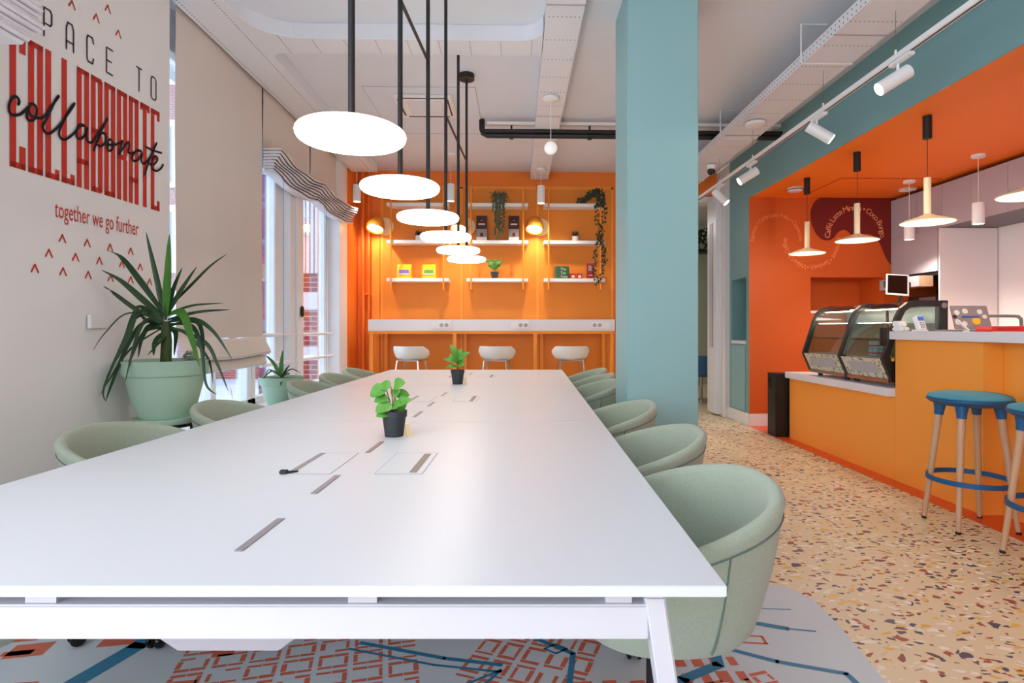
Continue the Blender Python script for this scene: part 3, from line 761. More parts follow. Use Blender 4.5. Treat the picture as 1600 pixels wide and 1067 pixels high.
# ---- track with spotlights
XT, ZT = 2.19, 2.71
tk = thing('lighting_track', 'white ceiling lighting track hung on thin wires beside teal soffit', 'light track', (XT, 0, ZT))
MB().box(-0.017, 0.017, 1.4, 7.6, -0.017, 0.017).build('rail', 'lamp_white', tk, bevel=0.003)
MB().box(-0.006, 0.006, 1.4, 7.6, -0.0185, -0.0171).build('slot', 'black_plastic', tk)
for y in (2.6, 3.3, 4.09, 5.33, 6.2, 7.25):
    MB().cyl((0, y, 0.017), (0, y, 2.988 - ZT), 0.0018, 5).build('wire', 'steel_grey', tk)
    MB().lathe([(0, 0.0), (0.008, 0.0), (0.006, 0.03), (0, 0.03)], 0, y, 0.017, 10).build('clip', 'lamp_white', tk)
def spot(y, dirv, label, lit=True):
    t = thing('track_spotlight', label, 'spotlight', (XT, y, ZT - 0.021), 0, 'white spotlights on the track')
    MB().box(-0.018, 0.018, -0.09, 0.09, -0.02, 0.0).build('adapter', 'lamp_white', t, bevel=0.003)
    MB().cyl((0, 0.03, -0.02), (0, 0.03, -0.09), 0.008, 10).build('arm', 'lamp_white', t)
    d = Vector(dirv).normalized(); c = Vector((0, 0.03, -0.10))
    a, b = c - d * 0.07, c + d * 0.12
    MB().tube([a, a + d * .001, b - d * .001, b], [0.036, 0.04, 0.04, 0.038], 24).build('lamp_body', 'lamp_white', t, smooth=True)
    MB().tube([b + d * .0005, b + d * .002], 0.035, 24).build('lens', 'spot_glow' if lit else 'lamp_white', t)
    L = bpy.data.lights.new('spot', 'SPOT'); L.energy = 16; L.spot_size = 1.0; L.spot_blend = 0.5; L.color = (1, .87, .7); L.shadow_soft_size = 0.03
    o = bpy.data.objects.new('spot_bulb', L); COL.objects.link(o); o.parent = t
    o.location = b + d * 0.012; o.rotation_euler = d.to_track_quat('-Z', 'Y').to_euler()
spot(3.25, (-.8, .12, -.5), 'lit white track spotlight nearest the bar stools, aimed at the table')
spot(4.15, (.75, -.3, -.6), 'white track spotlight above the display case, aimed toward the bar', True)
spot(5.35, (-.8, .1, -.5), 'lit white track spotlight before the orange alcove corner, aimed at the table')
spot(6.2, (.6, -.35, -.75), 'lit white track spotlight beside the teal pier, aimed toward the floor')

# ================================================================== BACK WALL
pg = thing('pegboard', 'orange perforated pegboard covering the back wall', 'pegboard', (0, YB, 0))
MB().box(-1.83, 1.32, -0.028, -0.001, 0.05, 3.06).build('perforated_panel', 'pegboard', pg)
for x in (-1.83, -0.76, 0.27, 1.285):
    MB().box(x, x + 0.035, -0.034, -0.0285, 0.05, 3.06).build('batten', 'orange_metal', pg)
MB().box(-1.83, 1.32, -0.034, -0.0285, 3.04, 3.075).build('batten', 'orange_metal', pg)
MB().box(-1.95, -1.84, -0.03, -0.001, 0.0, 2.6).build('side_panel', 'orange_metal', pg)
ph = thing('heating_pipe', 'orange painted vertical pipes in the back left corner', 'pipe', (-2.05, YB - 0.09, 0))
MB().cyl((0, 0, 0), (0, 0, H - .02), 0.022, 14).build('pipe', 'orange_wall', ph, smooth=True)
MB().cyl((0.075, 0.02, 0), (0.075, 0.02, H - .02), 0.018, 14).build('pipe', 'orange_wall', ph, smooth=True)
MB().box(-0.03, 0.1, -0.005, 0.088, 1.6, 1.62).build('clamp', 'orange_wall', ph)
# shelf ladders
sh0 = None
for (x0, lab) in [(-1.70, 'orange rod wall rack with three white shelves beside the windows'), (-0.655, 'middle orange rod wall rack with three white shelves'), (0.365, 'orange rod wall rack with three white shelves draped with ivy')]:
    if sh0 is None:
        sh0 = thing('shelf_rack', lab, 'shelf', (x0, YB - 0.036, 0), 0, 'white shelf racks on the pegboard')
        for z in (2.755, 2.265, 1.765):
            MB().box(0, 0.81, -0.215, -0.001, z, z + 0.045).build('shelf', 'lamp_white', sh0, bevel=0.003)
        for x in (0.06, 0.745):
            MB().tube([(x, -0.001, 3.0), (x, -0.235, 3.0), (x, -0.235, 1.66), (x, -0.001, 1.66)], 0.0105, 8).build('upright', 'orange_metal', sh0)
    else: dup(sh0, (x0, YB - 0.036, 0), 0, lab)
SZ = (2.801, 2.311, 1.811)
SY = YB - 0.036 - 0.11
# wall lamps
wl = None
for (x, lab) in [(-1.80, 'orange dome wall lamp with cream round backplate beside the windows'), (-0.70, 'orange dome wall lamp partly hidden behind the glowing discs'), (0.295, 'orange dome wall lamp lit between two shelf racks on the pegboard')]:
    if wl is None:
        wl = thing('wall_lamp', lab, 'wall lamp', (x, YB - 0.036, 2.52), 0, 'orange dome wall lamps')
        MB().lathe([(0, -0.02), (0.115, -0.02), (0.12, -0.015), (0.12, -0.001), (0, -0.001)], 0.03, 0, 0.0, 32, 'y').build('backplate', 'lamp_cream', wl, smooth=True)
        sd = MB().lathe([(0.0, 0.115), (0.05, 0.11), (0.08, 0.09), (0.1, 0.05), (0.118, -0.03), (0.118, -0.075), (0.112, -0.075), (0.11, -0.03), (0.09, 0.05), (0.0, 0.1)], 0, 0, 0, 32).build('shade', 'lamp_orange', wl, smooth=True, loc=(-0.05, -0.16, -0.0))
        sd.rotation_euler = (-0.42, 0.1, 0)
        bl = MB().lathe([(0, -0.06), (0.10, -0.06), (0.10, -0.055), (0, -0.055)], seg=28).build('bulb', 'warm_glow', wl, smooth=True, loc=(-0.05, -0.16, -0.0))
        bl.rotation_euler = (-0.42, 0.1, 0)
        MB().cyl((0, -0.02, 0.03), (-0.03, -0.13, 0.04), 0.015, 10).build('arm', 'lamp_cream', wl)
    else: dup(wl, (x, YB - 0.036, 2.52), 0, lab)
    L = bpy.data.lights.new('wall_lamp_bulb', 'SPOT'); L.energy = 9; L.color = (1, .75, .4); L.shadow_soft_size = 0.05; L.spot_size = 2.4; L.spot_blend = .8
    o = bpy.data.objects.new('wall_lamp_bulb', L); COL.objects.link(o); o.location = (x - .03, YB - .2, 2.44); o.rotation_euler = (0.35, 0, 0)

# wall counter
wc = thing('high_counter', 'long white bar counter on orange legs under the pegboard shelves', 'counter', (-0.31, 7.62, 0))
MB().box(-1.57, -0.5, -0.22, 0.24, 1.118, 1.263).build('worktop', 'counter_white', wc, bevel=0.003)
MB().box(-0.498, 1.57, -0.22, 0.24, 1.118, 1.263).build('worktop', 'counter_white', wc, bevel=0.003)
MB().box(-1.57, 1.57, -0.215, -0.18, 1.08, 1.117).box(-1.57, 1.57, 0.2, 0.24, 1.08, 1.117).build('rail', 'orange_metal', wc)
for x in (-1.53, -0.475, 0.55, 1.535):
    MB().box(x - 0.022, x + 0.022, -0.215, -0.175, 0, 1.08).build('leg', 'orange_metal', wc)
    MB().box(x - 0.022 + (.1 if x < 1 else -.05), x + 0.022 + (.1 if x < 1 else -.05), 0.17, 0.21, 0, 1.08).build('leg', 'orange_metal', wc)
for k, x in enumerate((-0.65, 0.355, 1.385)):
    sp_ = MB().box(x - 0.115, x + 0.115, -0.232, -0.2205, 1.15, 1.232).build('socket_plate', 'lamp_white', wc, bevel=0.003)
    for q in ((0.01, 0.075) if k < 2 else (-0.075, -0.01)):
        MB().lathe([(0, -0.2345), (0.021, -0.2345), (0.025, -0.233), (0.025, -0.2325), (0, -0.2325)], x + q, 0, 1.191, 16, 'y').build('socket', 'grey_cabinet', sp_)

# white shell stools at the wall counter
def shell_stool(x, y, rz, label, first=[None]):
    if first[0] is not None: return dup(first[0], (x, y, 0), rz, label)
    t = thing('shell_stool', label, 'bar stool', (x, y, 0), rz, 'white shell stools at the wall counter')
    first[0] = t
    rings = []; N = 28
    def R(a, s): return (0.215 * s * math.cos(a) * (1.0 - 0.08 * abs(math.sin(2 * a))), 0.19 * s * math.sin(a) * (1.0 - 0.08 * abs(math.sin(2 * a))))
    def hh(a):           # low back at -y, flat front
        return max(0.0, min(1.0, (-math.sin(a) + 0.35) / 0.8)) ** 0.8
    def ring(s, z, k): return [(R(2 * PI * j / N, s)[0], R(2 * PI * j / N, s)[1], z + k * hh(2 * PI * j / N)) for j in range(N)]
    rings = [ring(0.3, 0.775, 0), ring(0.72, 0.78, 0), ring(0.92, 0.795, 0.02), ring(1.0, 0.81, 0.06), ring(1.06, 0.82, 0.10), ring(1.05, 0.825, 0.115), ring(1.0, 0.825, 0.115), ring(0.93, 0.815, 0.06), ring(0.82, 0.80, 0.01), ring(0.3, 0.795, 0)]
    MB().loft(rings).build('seat_shell', 'lamp_white', t, smooth=True, angle=60)
    for sx in (-1, 1):
        for sy in (-1, 1):
            MB().cyl((sx * 0.13, sy * 0.11, 0.775), (sx * 0.21, sy * 0.2, 0.0), 0.009, 8).build('leg', 'chrome', t, smooth=True)
    MB().box(-.14, .14, -.12, .12, .765, .777).build('seat_frame', 'chrome', t)
    MB().tube([(-.178, -.165, .3), (.178, -.165, .3), (.178, .165, .3), (-.178, .165, .3), (-.178, -.165, .3)], 0.007, 6).build('footrest', 'chrome', t)
    return t
shell_stool(-1.25, 6.95, -0.25, 'white shell bar stool at the wall counter end by the windows')
shell_stool(-0.23, 6.95, -0.18, 'white shell bar stool at the middle of the wall counter')
shell_stool(0.65, 6.95, 0.05, 'white shell bar stool at the wall counter end by the teal column')

# ---- things on the shelves
def bag(name, label, cat, x, z, w, h, d, mt, parts, group=None):
    t = thing(name, label, cat, (x, SY, z + .001), 0, group)
    hw, hd = w / 2, d / 2
    rings = []
    for f, s, k in ((0, 1, 1), (0.1, 1.02, 1), (0.6, 1.0, .8), (0.85, 0.98, .4), (0.97, 1.0, .06), (1, 1.0, .05)):
        rings.append([(-hw * s, -hd * k, f * h), (hw * s, -hd * k, f * h), (hw * s, hd * k, f * h), (-hw * s, hd * k, f * h)])
    MB().loft(rings).build('pouch', mt, t, bevel=0.004)
    for kk, (x0, x1, z0_, z1_, m2) in enumerate(parts):
        MB().box(x0 * w, x1 * w, -hd - .006 - kk * .001, -hd * .8, z0_ * h, z1_ * h).build('print', m2, t)
    return t
def pxs(px): return (px - 829) / 907 * 7.75 + 7.75 * 0.0245
g = 'yellow pouches on the shelf rack'
bag('pouch', 'yellow snack pouch with purple label on lower shelf', 'pouch', pxs(633), SZ[2], .19, .19, .07, 'yellow_bag', [(-.38, .38, .25, .62, 'label_white'), (-.34, .34, .35, .6, 'label_purple')], g)
bag('pouch', 'yellow snack pouch with green label on lower shelf', 'pouch', pxs(671), SZ[2], .18, .19, .07, 'yellow_bag', [(-.38, .38, .25, .62, 'label_white'), (-.34, .34, .35, .6, 'label_green')], g)
g = 'brown coffee bags on the middle rack'
for px, lab in ((753, 'dark brown coffee bag left of the trailing plant on middle shelf'), (803, 'dark brown coffee bag right of the trailing plant on middle shelf')):
    bag('coffee_bag', lab, 'coffee bag', pxs(px), SZ[1], .145, .34, .09, 'brown_bag', [(-.3, .3, .62, .67, 'label_white'), (-.48, .48, .12, .45, 'label_grey'), (-.48, .48, .02, .14, 'label_white'), (-.14, .14, .16, .30, 'maroon'), (-.1, .1, .78, .80, 'label_grey')], g)
bag('coffee_bag', 'small red foil bag beside the ivy on the lower shelf', 'coffee bag', pxs(923), SZ[2], .105, .21, .06, 'red_bag', [(-.3, .2, .5, .85, 'label_grey'), (-.3, .2, .2, .24, 'label_white')])
gb = thing('tea_box', 'dark green carton with cream lettering on the lower shelf', 'box', (pxs(877.5), SY, SZ[2] + .001), 0.2)
MB().box(-.09, .09, -.05, .05, 0, .165).build('carton', 'green_box', gb, bevel=.002)
mb = MB()
text_on(mb, 'The\nTea\nTree', 0.05, lambda x, y: (x - .03, -.052, y + .11)); mb.build('lettering', 'cream_print', gb)
for px, lab in ((895.5, 'small red carton with white label beside the green carton'), (905.5, 'small red carton with white label beside the red foil bag')):
    rbx = thing('small_box', lab, 'box', (pxs(px), SY, SZ[2] + .001), 0, 'small red cartons')
    MB().box(-.036, .036, -.035, .035, 0, .062).build('carton', 'red_box', rbx, bevel=.002)
    MB().box(-.018, .018, -.037, -.0355, .015, .045).build('print', 'label_white', rbx)
    MB().box(-.037, .037, -.036, .036, .0625, .068).build('lid', 'red_box', rbx)

def leaf(mb, base, tip, w, bend=0.2, nrm=(0, -1, 0), n=6, shape='oval', fold=0.12):
    base, tip = Vector(base), Vector(tip); ax = tip - base; L = ax.length
    nv = Vector(nrm); side = ax.cross(nv)
    if side.length < 1e-5: side = ax.cross(Vector((1, 0, 0)))
    side.normalize(); up = side.cross(ax).normalized()
    rows = []
    for i in range(n + 1):
        t = i / n
        if shape == 'oval': ww = math.sin(PI * min(1, t * .93 + .05)) ** .75
        elif shape == 'heart': ww = math.sin(PI * min(1, t ** .7 * .97 + .03)) ** .6
        else: ww = (1 - t) ** .6 * min(1, .45 + t * 2)
        p = base + ax * t + up * (math.sin(PI * t) * bend * L)
        rows.append((p - side * w / 2 * ww + up * fold * w * ww, p, p + side * w / 2 * ww + up * fold * w * ww))
    vs = [q for r in rows for q in r]; fs = []
    for i in range(n):
        a = i * 3; fs += [(a, a + 1, a + 4, a + 3), (a + 1, a + 2, a + 5, a + 4)]
    mb.add(vs, fs)

def small_pot(t, r, h, m='pot_black'):
    MB().lathe([(0, 0), (r * .72, 0), (r * .74, .004), (r * .92, h * .74), (r, h * .76), (r * 1.02, h), (r * .94, h), (r * .92, h * .88), (0, h * .88)], seg=28).build('pot', m, t, smooth=True)
    MB().lathe([(0, h * .885), (r * .92, h * .885), (r * .5, h * .93), (0, h * .95)], seg=16).build('soil', 'soil', t)

def succulent(x, z, label):
    t = thing('potted_succulent', label, 'plant', (x, SY, z + .001), 0, 'succulents in white pots on the racks')
    MB().lathe([(0, 0), (.04, 0), (.042, .003), (.042, .07), (.036, .07), (.036, .06), (0, .06)], seg=18).build('pot', 'lamp_white', t, smooth=True)
    mb = MB()
    for i in range(14):
        a = i * 2.4; r = .02 + .002 * i
        leaf(mb, (0, 0, .062), (r * 1.6 * math.cos(a), r * 1.6 * math.sin(a), .16 - .004 * i), .02, .1, (math.cos(a), math.sin(a), .3), 4)
    mb.build('foliage', 'ivy_green', t)
succulent(pxs(655), SZ[1], 'tiny spiky succulent in white pot behind the glowing discs')
succulent(pxs(899), SZ[1], 'tiny spiky succulent in white pot on the rack with ivy')
# black-pot plant on the lower middle shelf
random.seed(11)
def leafy(x, y, z, label, leaves, name='potted_plant', ph=.075, pr=.05, mleaf='leaf_bright', stem_top=.16, shape='heart', group=None, rz=0.0):
    t = thing(name, label, 'plant', (x, y, z + .001), rz, group)
    small_pot(t, pr, ph)
    ms, ml = MB(), MB()
    for (bx, by, bz, tx, ty, tz, w) in leaves:
        ms.tube([(bx * .15, by * .15, ph * .9), (bx * .6, by * .6, (ph + bz) / 2), (bx, by, bz)], [.003, .0022, .0018], 6)
        leaf(ml, (bx, by, bz), (tx, ty, tz), w, .12, (0, -.8, .6), 7, shape)
    ms.build('stems', 'stem_brown', t); ml.build('foliage', mleaf, t, smooth=True, angle=80)
    return t
lv = [(0, 0, .15, -.13, .0, .25, .06), (0, 0, .15, .12, -.02, .24, .055), (0, 0, .17, -.05, .02, .27, .05), (0, 0, .17, .06, .02, .26, .05), (0, 0, .12, -.10, -.03, .17, .05), (0, 0, .12, .09, -.03, .18, .05), (0, 0, .10, -.03, -.06, .14, .045), (0, 0, .1, .04, -.05, .13, .045)]
leafy(pxs(773), SY, SZ[2], 'green leafy plant in small black pot on the middle rack', lv, 'potted_plant', .09, .055, 'leaf_mid', shape='oval')
# trailing grey-green plant
tp = thing('trailing_plant', 'grey-green trailing plant hanging off the top middle shelf', 'plant', (pxs(780), SY - .03, SZ[0] + .001))
MB().lathe([(0, 0), (.05, 0), (.055, .07), (.048, .07), (.046, .06), (0, .06)], seg=18).build('pot', 'label_grey', tp, smooth=True)
mb = MB(); random.seed(5)
for i in range(150):
    a = random.uniform(0, 2 * PI); r = random.uniform(.01, .1)
    b = Vector((math.cos(a) * r * 1.1, math.sin(a) * r * .8, random.uniform(.06, .15)))
    leaf(mb, b, b + Vector((random.uniform(-.03, .03), random.uniform(-.03, .03), random.uniform(-.02, .03))), .02, .1, (0, -1, .2), 3)
for k in range(7):
    x = -.07 + k * .024; L = (.12, .25, .42, .48, .36, .4, .15)[k]; z = .05
    yy = -.105 - .01 * (k % 2)
    p0 = Vector((x * .7, -.06, .08))
    while z > -L:
        leaf(mb, (x, yy, z), (x + random.uniform(-.03, .03), yy - .01, z - random.uniform(.01, .03)), .022, .1, (0, -1, .2), 3)
        z -= .011; x += random.uniform(-.004, .004)
mb.build('foliage', 'leaf_grey', tp)
# ivy garland
iv = thing('ivy_garland', 'dark green ivy garland draped over the rack end down to the counter', 'plant', (pxs(934), SY - .09, 0))
mb = MB(); ms = MB(); random.seed(9)
def ivy_leaf(c, s):
    a = random.uniform(0, 2 * PI); pts = []
    for k, rr in enumerate((1, .45, .85, .4, .8, .4, .85, .45)):
        an = a + k * PI / 4; pts.append((c[0] + math.cos(an) * s * rr, c[1] + random.uniform(-.012, .0), c[2] + math.sin(an) * s * rr))
    mb.poly(pts)
path = [(-.24, .04, 2.83), (-.14, .04, 2.88), (-.06, .02, 2.94), (0, 0, 2.96), (.02, -.06, 2.85), (.0, -.07, 2.75)]
pa = catmull(path, 6); ms.tube(pa, .004, 5)
for p in pa:
    for q in range(7): ivy_leaf((p[0] + random.uniform(-.05, .05), p[1] - .02, p[2] + random.uniform(-.03, .035)), random.uniform(.018, .032))
for (x0, zt, zb, sway) in ((-.01, 2.8, 1.72, .03), (.05, 2.78, 1.95, .02), (.035, 2.4, 1.73, .03)):
    z = zt; k = 0; line = []
    while z > zb:
        x = x0 + sway * math.sin(z * 9 + x0 * 50) - (.03 if z < 2.4 and x0 < 0.02 else 0)
        line.append((x, -.07, z))
        for q in range(2): ivy_leaf((x + random.uniform(-.03, .03), -.085, z + random.uniform(-.02, .02)), random.uniform(.014, .027))
        z -= .028
    ms.tube(line, .003, 5)
mb.build('foliage', 'ivy_green', iv); ms.build('stems', 'stem_brown', iv)

# ================================================================== THE LONG TABLE
X0, X1, YF, YE, ZTB = -1.379, 0.311, 0.918, 5.72, 0.74
tcx, tcy = -0.534, 3.319
lx = lambda x: x - tcx
ly = lambda y: y - tcy
TX, TY = T(tcx, tcy)
tb = thing('conference_table', 'very long white bench table with slots down its middle', 'table', (TX, TY, .0026), -A)
mods = [(YF, 2.518), (2.521, 4.118), (4.121, YE)]
for (a, b) in mods:
    MB().box(lx(X0), lx(X1), ly(a), ly(b), ZTB - .018, ZTB).build('tabletop', 'table_white', tb, bevel=.0015)
for (a, b) in mods:
    y0 = a + (0.142 if a < 1 else .142)
    for (s0, s1) in ((0.142, .325), (.51, .69), (.98, 1.17)):
        MB().box(-.0085, .0085, ly(a + s0), ly(a + s1), ZTB + .0002, ZTB + .0016).build('slot_cover', 'slot_grey', tb, bevel=.0006)
    for sx in (-1, 1):
        # cable flap: thin outlined lid with a brush slot
        xa, xb = (lx(-.685), lx(-.562)) if sx < 0 else (lx(-.435), lx(-.305))
        ya, yb = ly(a + .705), ly(a + .975)
        fl = MB().box(xa, xb, ya, yb, ZTB + .0002, ZTB + .001).build('cable_flap', 'table_white', tb)
        mo = MB(); e = .0022
        mo.box(xa - e, xb + e, ya - e, ya, ZTB + .0002, ZTB + .0012).box(xa - e, xb + e, yb, yb + e, ZTB + .0002, ZTB + .0012).box(xa - e, xa, ya, yb, ZTB + .0002, ZTB + .0012).box(xb, xb + e, ya, yb, ZTB + .0002, ZTB + .0012)
        mo.build('flap_edge', 'grey_cabinet', fl)
        sl = MB().box(xb - .038, xb - .016, ya + .012, yb - .012, ZTB + .0011, ZTB + .0016) if sx > 0 else MB().box(xa + .001, xa + .018, ya, yb, ZTB + .0011, ZTB + .0016)
        sl.build('brush_slot', 'slot_dark' if sx > 0 else 'label_grey', fl)
# frame
MB().box(lx(-1.25), lx(.192), ly(.938), ly(.975), .644, .700).build('end_beam', 'table_metal', tb, bevel=.003)
MB().box(lx(-1.25), lx(.192), ly(5.66), ly(5.697), .644, .700).build('end_beam', 'table_metal', tb, bevel=.003)
for x in (-1.22, -.28, .105):
    xx = {-1.22: (-.823, -.772), -.28: (-.297, -.25), .105: (.122, .165)}[x]
    MB().box(lx(xx[0]), lx(xx[1]), ly(.945), ly(YE - .03), .7005, .7215).build('support_rail', 'table_metal', tb)
MB().box(lx(-1.30), lx(-1.25), ly(.945), ly(YE - .03), .7005, .7215).build('support_rail', 'table_metal', tb)
for x in (-.86, -.20):
    MB().box(lx(x), lx(x + .04), ly(.976), ly(5.659), .645, .699).build('long_beam', 'table_metal', tb)
for y in (.957, 2.52, 4.12, 5.678):
    for sx in (-1, 1):
        xt = .200 if sx > 0 else -1.268; xb = .305 if sx > 0 else -1.373
        if y > 1: xt = xb = (-.18 if sx > 0 else -.84)
        zt_ = .716 if y < 1 else .644
        mb = MB(); hw = .0165; hy = .025
        mb.prism([(lx(xt) - hw, ly(y) - hy, zt_), (lx(xt) + hw, ly(y) - hy, zt_), (lx(xb) + hw, ly(y) - hy, .0), (lx(xb) - hw, ly(y) - hy, .0)], (0, 2 * hy, 0))
        mb.build('leg', 'table_metal', tb, bevel=.003)
# cable tray under the middle of the first desk
MB().prism([(lx(-.81), 0, .58), (lx(-.70), 0, .508), (lx(-.50), 0, .508), (lx(-.40), 0, .58)], (0, 1.0, 0)).build('wire_tray', 'grey_cabinet', tb, bevel=.002, loc=(0, ly(1.15), 0))
# black plug lying in the left flap
pl = thing('power_plug', 'small black plug lying at the front left table flap', 'plug', T(-.690, 1.625) + (ZTB + .0022,), -A)
MB().box(-.012, .012, -.008, .008, 0, .012).build('body', 'black_plastic', pl, bevel=.003)
MB().tube([(.012, 0, .006), (.022, .006, .006), (.03, .02, .003)], .003, 6).build('cord', 'black_plastic', pl)
# table plants
def tp_(px, d): return (px - 829) / 907 * d
lvA = [  # (stem top xyz, leaf tip xyz, width) relative to pot, metres
 (-.03, .0, .20, -.088, -.01, .165, .046), (-.012, .0, .205, -.058, .01, .205, .036), (.0, 0, .205, .045, -.01, .222, .042), (.004, .01, .17, .055, .02, .165, .034),
 (-.02, -.01, .16, -.072, -.02, .145, .034), (-.008, .0, .165, .02, .015, .19, .03), (.01, -.02, .13, .075, -.03, .155, .03), (-.005, -.02, .135, -.06, -.045, .105, .046),
 (.0, -.02, .125, .035, -.04, .135, .034), (-.01, -.03, .10, -.058, -.05, .09, .032), (.015, .01, .1, .04, .03, .14, .03)]
XA, YA = T(tp_(616, 2.2), 2.2)
leafy(XA, YA, ZTB, 'round-leaved green plant in matte black pot, nearer one on the long table', [(a * 1.05, b, c * .92, d, e, f * .92, w * 1.25) for a, b, c, d, e, f, w in lvA], 'potted_plant', .098, .047, 'leaf_bright', group='potted plants on the long table')
lvB = [(0, 0, .20, -.055, 0, .29, .045), (0, 0, .17, .09, -.01, .235, .045), (0, 0, .16, -.10, -.01, .185, .045), (0, 0, .15, .05, .02, .19, .04), (0, 0, .14, .06, -.04, .15, .055),
       (0, 0, .13, -.085, -.03, .12, .035), (0, 0, .19, .03, .02, .26, .04), (0, 0, .17, -.06, .02, .22, .04), (0, 0, .15, -.02, -.05, .2, .04)]
XB, YB2 = T(tp_(715, 4.25), 4.25)
leafy(XB, YB2, ZTB, 'pointed-leaved green plant in matte black pot, farther one on the table', lvB, 'potted_plant', .105, .05, 'leaf_bright', shape='oval', group='potted plants on the long table')
for (px, d, lab) in ((634.5, 2.18, 'small cream folded card leaning on the nearer table pot'), (725.5, 4.22, 'small cream folded card beside the farther table pot')):
    x = tp_(px, d)
    tg = thing('table_card', lab, 'card', T(x + .008, d) + (ZTB + .0015,), -A + 1.1, 'cream cards by the table pots')
    MB().prism([(-.012, -.008, 0), (-.012, -.0075, 0), (-.012, .0035, .05), (-.012, .003, .05)], (.024, 0, 0)).prism([(-.012, .012, 0), (-.012, .0125, 0), (-.012, .004, .05), (-.012, .0035, .05)], (.024, 0, 0)).build('card', 'lamp_cream', tg)

# ================================================================== TUB CHAIRS
def tub_chair(label, loc, rz, first=[None]):
    if first[0] is not None: return dup(first[0], loc, rz, label)
    t = thing('tub_chair', label, 'chair', loc, rz, 'sage green tub chairs around the table'); first[0] = t
    N = 56
    def rim(a):            # a: 0 = +x; back at -y, front opening at +y
        s = math.sin(a)    # +1 front, -1 back
        k = (1 - s) / 2    # 0 front .. 1 back
        e = min(1, max(0, (k - .05) / .95))
        z = 0.575 + 0.19 * (e ** .9)
        cut = max(0.0, (s - .70) / .30)
        return z - 0.13 * (cut * cut * (3 - 2 * cut))
    def plan(a, r):
        n = 2.35; c, s = math.cos(a), math.sin(a)
        q = (abs(c) ** n + abs(s) ** n) ** (-1 / n)
        return (c * q * r, s * q * r * .97)
    def ring(r, zf): return [plan(2 * PI * j / N, r) + (zf(2 * PI * j / N),) for j in range(N)]
    zb = .375
    def zl(f): return lambda a: zb + (rim(a) - zb) * f
    rings = [ring(.05, lambda a: zb), ring(.15, lambda a: zb), ring(.185, lambda a: zb + .005), ring(.216, lambda a: zb + .022), ring(.238, lambda a: zb + .052)]
    for f, r in ((.30, .256), (.5, .275), (.7, .289), (.88, .299)): rings.append(ring(r, zl(f)))
    rings += [ring(.305, lambda a: rim(a) - .018), ring(.300, lambda a: rim(a) - .005), ring(.288, lambda a: rim(a)), ring(.274, lambda a: rim(a) - .006), ring(.265, lambda a: rim(a) - .022)]
    def inner(f): return lambda a: .44 + (rim(a) - .022 - .44) * f if rim(a) - .022 > .44 else rim(a) - .022 * (2 - f)
    rings += [ring(.256, inner(.7)), ring(.246, inner(.35)), ring(.235, inner(.0)), ring(.12, lambda a: .425)]
    MB().loft(rings).build('shell', 'sage_fabric', t, smooth=True, angle=70)
    # seat cushion
    def cr(r, z): return [plan(2 * PI * j / 40, r)[:1] + (plan(2 * PI * j / 40, r)[1] + .004, z) for j in range(40)]
    MB().loft([cr(.05, .43), cr(.215, .432), cr(.229, .445), cr(.232, .465), cr(.222, .482), cr(.16, .49), cr(.05, .492)]).build('seat_cushion', 'sage_fabric', t, smooth=True, angle=70)
    # seams: one under the rim, two down the sides
    def out_r(z, a):
        f = (z - zb) / (rim(a) - zb)
        pts = [(.0, .185), (.06, .216), (.14, .238), (.30, .256), (.5, .275), (.7, .288), (.88, .299), (.96, .304), (1, .30)]
        for (f0, r0), (f1, r1) in zip(pts, pts[1:]):
            if f <= f1: return r0 + (r1 - r0) * (f - f0) / (f1 - f0)
        return .3
    pts = []
    for j in range(49):
        a = -PI - .15 + (PI + .3) * j / 48
        z = zb + (rim(a) - zb) * .87; pts.append(plan(a, .2995) + (z,))
    MB().tube(pts, .0022, 5).build('seam', 'sage_seam', t)
    for a in (-.28, PI + .28):
        pts = [plan(a, out_r(zb + (rim(a) - zb) * f, a) + .0005) + (zb + (rim(a) - zb) * f,) for f in [.12 + .75 * k / 12 for k in range(13)]]
        MB().tube(pts, .0025, 5).build('seam', 'sage_seam', t)
    # swivel base
    MB().lathe([(0, .37), (.03, .37), (.03, .2), (.022, .2), (.022, .1), (.05, .095), (.055, .075), (0, .07)], seg=18).box(-.09, .09, -.09, .09, .362, .373).build('column', 'black_metal', t, smooth=True)
    for k in range(5):
        a = PI / 2 + k * 2 * PI / 5 + .3; c, s = math.cos(a), math.sin(a)
        lg = MB().tube([(c * .03, s * .03, .088), (c * .15, s * .15, .085), (c * .262, s * .262, .072)], [.022, .018, .013], 8).build('leg', 'black_plastic', t, smooth=True)
        cm = MB()
        ox, oy = c * .255, s * .255; ax_ = Vector((-s, c, 0)) if k % 2 else Vector((c * .6 - s * .8, s * .6 + c * .8, 0))
        for q in (-1, 1):
            cc = Vector((ox, oy, .027)) + ax_ * (q * .012)
            cm.tube([cc, cc + ax_ * q * .006, cc + ax_ * q * .012, cc + ax_ * q * .016], [.026, .0265, .024, .014], 20)
        cm.cyl((ox, oy, .03), (ox, oy, .072), .006, 8)
        cm.build('castor', 'dark_glossy', lg, smooth=True)
    return t
right = [(1.53, .335, 'sage green tub chair at the near table corner, first on the column side'), (2.27, .375, 'second sage green tub chair from the near corner, column side'), (3.06, .36, 'third sage green tub chair from the near corner, before the teal column'),
         (4.37, .39, 'sage green tub chair half hidden behind the teal column'), (5.00, .43, 'sage green tub chair second from far end, column side of the table'), (5.62, .44, 'sage green tub chair at the far end of the table, column side')]
for i, (d, x, lab) in enumerate(right):
    tub_chair(lab, T(x, d) + (.0028,), PI / 2 - A + (.04, -.05, .03, .1, -.03, .04)[i])
